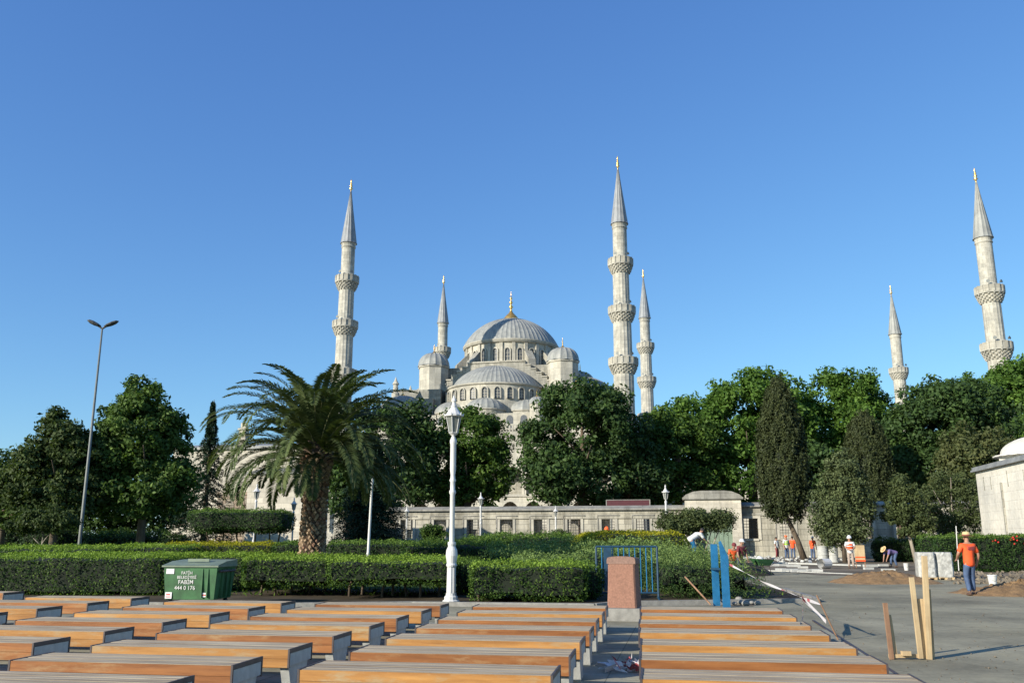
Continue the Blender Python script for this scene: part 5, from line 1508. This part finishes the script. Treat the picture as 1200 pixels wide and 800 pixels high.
bc = (XX(943, Yc, 650), Yc, 0); tx = XX(917, Yc, 540)
coltree('cypress', 'tall dark cypress with a leaning bare trunk by the workers', bc, ZZ(608, Yc), ZZ(455, Yc), 1.9, 46000, 'leaf_cypress', .10, 31, .2, lean=(tx-bc[0], 0), tuft=1.1)
coltree('cypress', 'darker cypress behind the round grey-green tree', TB(1018, 88), ZZ(600, 88), ZZ(493, 88), 2.5, 44000, 'leaf_cypress', .12, 32, .3, tuft=1.3)
Yc = 62
B = (XX(988, Yc), Yc, 0)
tree('young_cypress', 'bushy grey-green young tree behind the helmeted worker', 'tree', B, bl(B, [(985, 585, 27, 44), (972, 603, 20, 34), (1002, 600, 21, 38), (984, 552, 17, 22), (1000, 562, 14, 20), (988, 622, 28, 18)]), 'leaf_grey', 330, 100, .42, .10, .14, 4.5, 1.2, seed=33, flat=1.2, shell=(.55, 1.02))
B = (XX(1071, Yc), Yc, 0)
tree('slanting_tree', 'small olive green tree with thin slanting trunk behind the bending worker', 'tree', B, bl(B, [(1058, 590, 18, 24), (1045, 602, 11, 14), (1073, 604, 13, 22), (1056, 568, 10, 14), (1068, 578, 9, 10), (1064, 618, 12, 9), (1084, 614, 10, 14)]), 'leaf_olive', 170, 80, .38, .10, .11, 4.2, .9, bark='palebark', seed=34, lean=(XX(1058, Yc)-XX(1071, Yc), 0), shell=(.5, 1.02))
# wispy tree with pale bare branches
Yc = 66; B = (XX(1118, Yc), Yc, 0)
wt_ = tree('birch', 'wispy half-bare tree with pale branches left of the domed building', 'tree', B, bl(B, [(1092, 588, 16, 22), (1106, 575, 16, 20), (1130, 585, 22, 32), (1112, 615, 32, 18), (1140, 610, 14, 16)]), 'leaf_olive', 260, 70, .5, .085, .1, 3.5, 1.6, bark='palebark', seed=22, shell=(.3, 1))
m_ = MB()
for (a, b_, c_) in (((1118, 640), (1105, 600), (1088, 575)), ((1118, 640), (1112, 590), (1108, 560)), ((1120, 640), (1128, 600), (1136, 572)), ((1110, 610), (1098, 595), (1085, 590))):
    pts = [P(x_, y_, Yc) for x_, y_ in (a, b_, c_)]; m_.tube([(p[0]-B[0], -.4*i, p[2]) for i, p in enumerate(pts)], [.08, .05, .02], 5)
m_.build('bare_branch', M['palebark'], wt_)
# olive-like small tree before the gatehouse
Yc = 56; B = (XX(812, Yc), Yc, 0)
ot = tree('olive_tree', 'low spreading multi-stemmed tree in front of the gatehouse', 'tree', B, bl(B, [(790, 612, 20, 13), (815, 608, 24, 12), (840, 610, 20, 13), (805, 620, 26, 10)]), 'leaf_olive', 190, 75, .42, .08, .06, 2.2, .8, seed=23, shell=(.3, 1), nl=5)
m_ = MB()
for px2, px3 in ((806, 790), (814, 812), (820, 838), (824, 848)):
    a = P(px2, 646, Yc); c_ = P(px3, 608, Yc); m_.tube([(a[0]-B[0], 0, .0), ((a[0]+c_[0])/2-B[0], .1, 1.3), (c_[0]-B[0], 0, c_[2])], [.06, .045, .02], 6)
m_.build('stem', M['palebark'], ot)

# left trees
B = (XX(165, 50), 50, 0)
tree('maple_tree', 'tall green maple behind the twin-headed street light', 'tree', B, bl(B, [(162, 505, 44, 40), (135, 530, 34, 36), (195, 530, 30, 38, 1), (160, 570, 58, 36), (165, 470, 24, 26), (195, 495, 20, 18), (140, 490, 18, 16), (125, 560, 28, 30), (205, 570, 24, 30)]), 'leaf_maple', 620, 80, .5, .125, .22, 8.2, 2.6, seed=41)
B = (XX(62, 48), 48, 0)
tree('plum_tree', 'darker dull green tree left of the tall street light', 'tree', B, bl(B, [(72, 515, 24, 24), (55, 545, 38, 28), (90, 545, 26, 34), (30, 570, 36, 28), (70, 585, 48, 30), (40, 540, 16, 14), (66, 492, 12, 12)]), 'leaf_plum', 430, 75, .5, .12, .18, 7.0, 2.3, seed=42)
B = (XX(2, 52), 52, 0)
tree('plum_tree', 'dark tree cut by the left edge of the photo', 'tree', B, bl(B, [(-10, 570, 34, 26), (8, 590, 28, 26), (-30, 550, 36, 30)]), 'leaf_maple', 240, 75, .5, .12, .18, 6, 2.3, seed=43)
B = (XX(150, 62), 62, 0)
tree('dark_tree', 'low dark tree mass behind the left trees', 'tree', B, bl(B, [(120, 600, 60, 26), (60, 605, 50, 24), (185, 598, 32, 24), (20, 610, 36, 22)]), 'leaf_dark', 300, 70, .7, .16, .2, 5, 3, seed=44)
B = (XX(50, 42), 42, 0)
tree('shrub_tree', 'small brownish shrub tree under the left tree', 'tree', B, bl(B, [(50, 607, 26, 14), (72, 612, 20, 10), (28, 613, 18, 10)]), 'leaf_plum', 110, 70, .3, .07, .06, 1.8, .7, seed=45, bark='palebark')

def cedar(name, label, base, H, Rb, n, seed, z0=.5, pw_=.85, droop=.25):
    g = np.random.default_rng(seed); t = thing(name, label, 'tree', base)
    MB().tube([(0, 0, -.1), (0, 0, H*.5), (0.05, 0, H)], [.22, .12, .015], 8).build('trunk', M['bark'], t, smooth=True)
    C = []; N = []; T = []; bm = MB()
    nb = n//90
    for i in range(nb):
        h = (i+.5)/nb; z = z0+(H-z0-.15)*h; L = Rb*(1-h)**pw_*g.uniform(.6, 1.15)+.10; a = i*2.4+g.normal(0, .2)
        k = 90; s = g.random(k)**.7
        wd = .10+.22*L*s*(1-s*.5)
        x = s*L; y = g.normal(0, 1, k)*wd*.5; zz_ = z-droop*L*s**1.5+g.normal(0, .05, k)-np.abs(g.normal(0, .12, k))*.8
        C.append(np.stack([x*math.cos(a)-y*math.sin(a), x*math.sin(a)+y*math.cos(a), zz_], 1)); N.append(np.tile(np.array([math.cos(a)*.3, math.sin(a)*.3, .9]), (k, 1))); T.append(.4+g.normal(0, .13)+g.normal(0, .12, k))
        if i % 2 == 0: bm.tube([(0, 0, z), (math.cos(a)*L*.8, math.sin(a)*L*.8, z-droop*L*.7)], [.035, .01], 4)
    bm.build('branches', M['bark'], t)
    quads_mesh('crown', leafquads(np.concatenate(C), np.concatenate(N), .10, .3, .6), np.concatenate(T), M['leaf_cedar'], t)
    return t
Yc = 56
cedar('cedar', 'slender pointed cedar between the left trees and the stone building', (XX(238, Yc), Yc, 0), ZZ(468, Yc), 2.9, 17000, 51, pw_=1.2, droop=.4)
Yc = 60
cedar('cedar', 'broad dark drooping cedar right of the palm trunk', (XX(432, Yc), Yc, 0), ZZ(505, Yc), 3.4, 64000, 52, pw_=.75, droop=.3)

# flat clipped tree
Yc = 44
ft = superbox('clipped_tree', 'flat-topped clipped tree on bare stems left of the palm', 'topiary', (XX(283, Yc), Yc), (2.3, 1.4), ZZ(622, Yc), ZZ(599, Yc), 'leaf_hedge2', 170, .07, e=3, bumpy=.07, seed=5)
m_ = MB()
for a, b_ in ((255, 240), (258, 262), (285, 275), (295, 300), (318, 315), (322, 328)):
    p0 = XX(a, Yc)-XX(283, Yc); p1 = XX(b_, Yc)-XX(283, Yc)
    m_.tube([(p0, 0, 0), (p0*.6+p1*.4, .1, .9), (p1, 0, 2.1)], [.07, .06, .03], 6)
m_.build('stem', M['bark'], ft)

# ------------------------------------------------------------------ hedges and shrubs
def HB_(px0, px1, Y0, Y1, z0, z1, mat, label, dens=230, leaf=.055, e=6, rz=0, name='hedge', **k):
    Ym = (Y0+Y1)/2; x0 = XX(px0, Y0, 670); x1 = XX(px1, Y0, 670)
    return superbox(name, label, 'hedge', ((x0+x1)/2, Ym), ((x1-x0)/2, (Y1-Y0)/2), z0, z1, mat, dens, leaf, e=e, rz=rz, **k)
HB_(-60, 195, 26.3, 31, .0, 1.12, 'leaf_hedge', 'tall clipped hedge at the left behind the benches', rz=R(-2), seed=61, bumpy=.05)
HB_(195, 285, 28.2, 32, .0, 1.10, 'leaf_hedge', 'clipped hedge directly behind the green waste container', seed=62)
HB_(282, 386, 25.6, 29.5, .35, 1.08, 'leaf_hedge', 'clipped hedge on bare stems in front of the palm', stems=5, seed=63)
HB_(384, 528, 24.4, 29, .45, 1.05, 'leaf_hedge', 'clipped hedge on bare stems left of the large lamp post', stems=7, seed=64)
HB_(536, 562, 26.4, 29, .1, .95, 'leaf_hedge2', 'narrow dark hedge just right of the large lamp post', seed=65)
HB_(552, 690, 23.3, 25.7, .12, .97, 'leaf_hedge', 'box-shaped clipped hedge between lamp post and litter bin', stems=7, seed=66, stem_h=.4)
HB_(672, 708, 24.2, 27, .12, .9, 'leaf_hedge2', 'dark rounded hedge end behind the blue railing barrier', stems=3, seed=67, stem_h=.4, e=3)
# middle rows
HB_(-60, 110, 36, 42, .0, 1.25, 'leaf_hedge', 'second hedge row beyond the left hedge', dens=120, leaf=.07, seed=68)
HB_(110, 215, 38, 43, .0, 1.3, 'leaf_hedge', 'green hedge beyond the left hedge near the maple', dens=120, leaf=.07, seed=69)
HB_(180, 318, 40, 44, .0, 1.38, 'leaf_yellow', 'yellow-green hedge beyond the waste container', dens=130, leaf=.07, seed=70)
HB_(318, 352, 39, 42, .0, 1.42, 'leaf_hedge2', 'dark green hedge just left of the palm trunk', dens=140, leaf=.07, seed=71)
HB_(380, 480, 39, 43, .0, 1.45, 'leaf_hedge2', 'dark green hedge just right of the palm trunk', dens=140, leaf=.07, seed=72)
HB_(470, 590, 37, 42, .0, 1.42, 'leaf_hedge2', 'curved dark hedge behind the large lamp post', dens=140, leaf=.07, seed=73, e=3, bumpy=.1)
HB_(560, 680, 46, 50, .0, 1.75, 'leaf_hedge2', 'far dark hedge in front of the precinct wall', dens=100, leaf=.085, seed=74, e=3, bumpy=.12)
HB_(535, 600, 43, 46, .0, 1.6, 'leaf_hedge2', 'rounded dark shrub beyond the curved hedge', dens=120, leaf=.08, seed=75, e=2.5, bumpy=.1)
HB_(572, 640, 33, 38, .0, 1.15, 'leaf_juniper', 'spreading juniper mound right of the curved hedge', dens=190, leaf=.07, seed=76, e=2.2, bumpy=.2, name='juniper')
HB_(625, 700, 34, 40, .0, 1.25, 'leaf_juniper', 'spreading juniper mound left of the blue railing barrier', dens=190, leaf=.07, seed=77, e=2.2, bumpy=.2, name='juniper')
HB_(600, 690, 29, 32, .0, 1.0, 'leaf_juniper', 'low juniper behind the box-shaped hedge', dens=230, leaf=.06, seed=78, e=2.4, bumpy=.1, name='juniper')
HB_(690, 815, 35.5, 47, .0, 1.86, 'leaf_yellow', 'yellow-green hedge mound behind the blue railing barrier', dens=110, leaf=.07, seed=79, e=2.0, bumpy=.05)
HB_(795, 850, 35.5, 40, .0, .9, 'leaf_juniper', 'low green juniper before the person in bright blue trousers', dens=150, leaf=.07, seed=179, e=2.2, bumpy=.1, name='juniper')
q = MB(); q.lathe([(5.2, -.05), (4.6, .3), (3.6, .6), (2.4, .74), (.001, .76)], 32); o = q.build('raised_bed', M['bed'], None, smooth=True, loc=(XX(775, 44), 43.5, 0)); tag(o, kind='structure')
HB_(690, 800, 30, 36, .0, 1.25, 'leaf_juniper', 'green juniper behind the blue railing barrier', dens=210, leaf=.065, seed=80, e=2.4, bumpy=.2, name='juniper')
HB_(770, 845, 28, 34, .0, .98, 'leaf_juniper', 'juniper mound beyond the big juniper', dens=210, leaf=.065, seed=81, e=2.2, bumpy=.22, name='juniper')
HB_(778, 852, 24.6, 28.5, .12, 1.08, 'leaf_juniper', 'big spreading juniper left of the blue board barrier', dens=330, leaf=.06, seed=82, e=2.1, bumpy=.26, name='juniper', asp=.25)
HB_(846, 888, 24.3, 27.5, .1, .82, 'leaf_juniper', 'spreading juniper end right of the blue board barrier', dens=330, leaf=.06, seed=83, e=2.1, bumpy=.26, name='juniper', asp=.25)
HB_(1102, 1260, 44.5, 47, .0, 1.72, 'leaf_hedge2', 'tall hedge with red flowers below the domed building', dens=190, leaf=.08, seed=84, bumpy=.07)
# red flowers are part of the hedge
hf = [o for o in bpy.data.objects if o.get('label') == 'tall hedge with red flowers below the domed building'][0]
m_ = MB(); g = random.Random(2)
for i in range(12):
    x, z = (XX(g.gauss(1191, 4), 44.4)-hf.location.x, g.uniform(1.35, 1.75)) if i < 9 else (XX(g.gauss(1165, 3), 44.4)-hf.location.x, g.uniform(1.4, 1.6))
    m_.blob((x, -1.3+g.uniform(-.05, .05), z), (.045, .045, .045), 4)
m_.build('flowers', M['flower'], hf)
B = (XX(508, 70), 70, 0)
tree('standard_shrub', 'small round-headed shrub in front of the precinct wall windows', 'shrub', B, bl(B, [(508, 625, 15, 8)]), 'leaf_hedge2', 60, 70, .4, .09, .06, 1.6, .5, seed=91)
B = (XX(656, 66), 66, 0)
tree('standard_shrub', 'small bluish shrub before the middle of the precinct wall', 'shrub', B, bl(B, [(656, 629, 9, 6)]), 'leaf_grey', 30, 70, .35, .09, .05, 1.2, .4, seed=92)
for px, lab in ((1035, 'dark bush at the wall foot behind the bending worker, left one'), (1058, 'dark bush at the wall foot behind the bending worker, right one'), (1095, 'wide dark bush behind the wrapped paver stacks')):
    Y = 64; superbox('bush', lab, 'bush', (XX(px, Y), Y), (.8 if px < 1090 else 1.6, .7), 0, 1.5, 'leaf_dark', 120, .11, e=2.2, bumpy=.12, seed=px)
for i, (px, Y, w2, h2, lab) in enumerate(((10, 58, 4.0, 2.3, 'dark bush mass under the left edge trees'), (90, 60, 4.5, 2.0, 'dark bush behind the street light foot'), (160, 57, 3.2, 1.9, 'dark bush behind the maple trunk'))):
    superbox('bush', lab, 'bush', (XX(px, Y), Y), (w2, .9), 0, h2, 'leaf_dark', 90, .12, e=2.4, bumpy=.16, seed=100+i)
# grass tufts on the lawn
g = np.random.default_rng(8); n = 16000
x = g.uniform(-22, 8, n); y = g.uniform(23.3, 62, n)
ok = (y > 26-.12*x*(x < 0)*0) & ~((x > 4) & (y > 42)); x, y = x[ok], y[ok]; n = len(x)
c = np.stack([x, y, np.full(n, .07)], 1)
o = quads_mesh('grass', leafquads(c, np.tile([0., 0, .3], (n, 1)), .09, .25, 1.0, (0, 0, 1), .6), .4+g.normal(0, .2, n), M['leaf_hedge'])
tag(o, 'short grass and weeds under the hedges', 'grass', kind='stuff')
print('objects', len(bpy.data.objects))
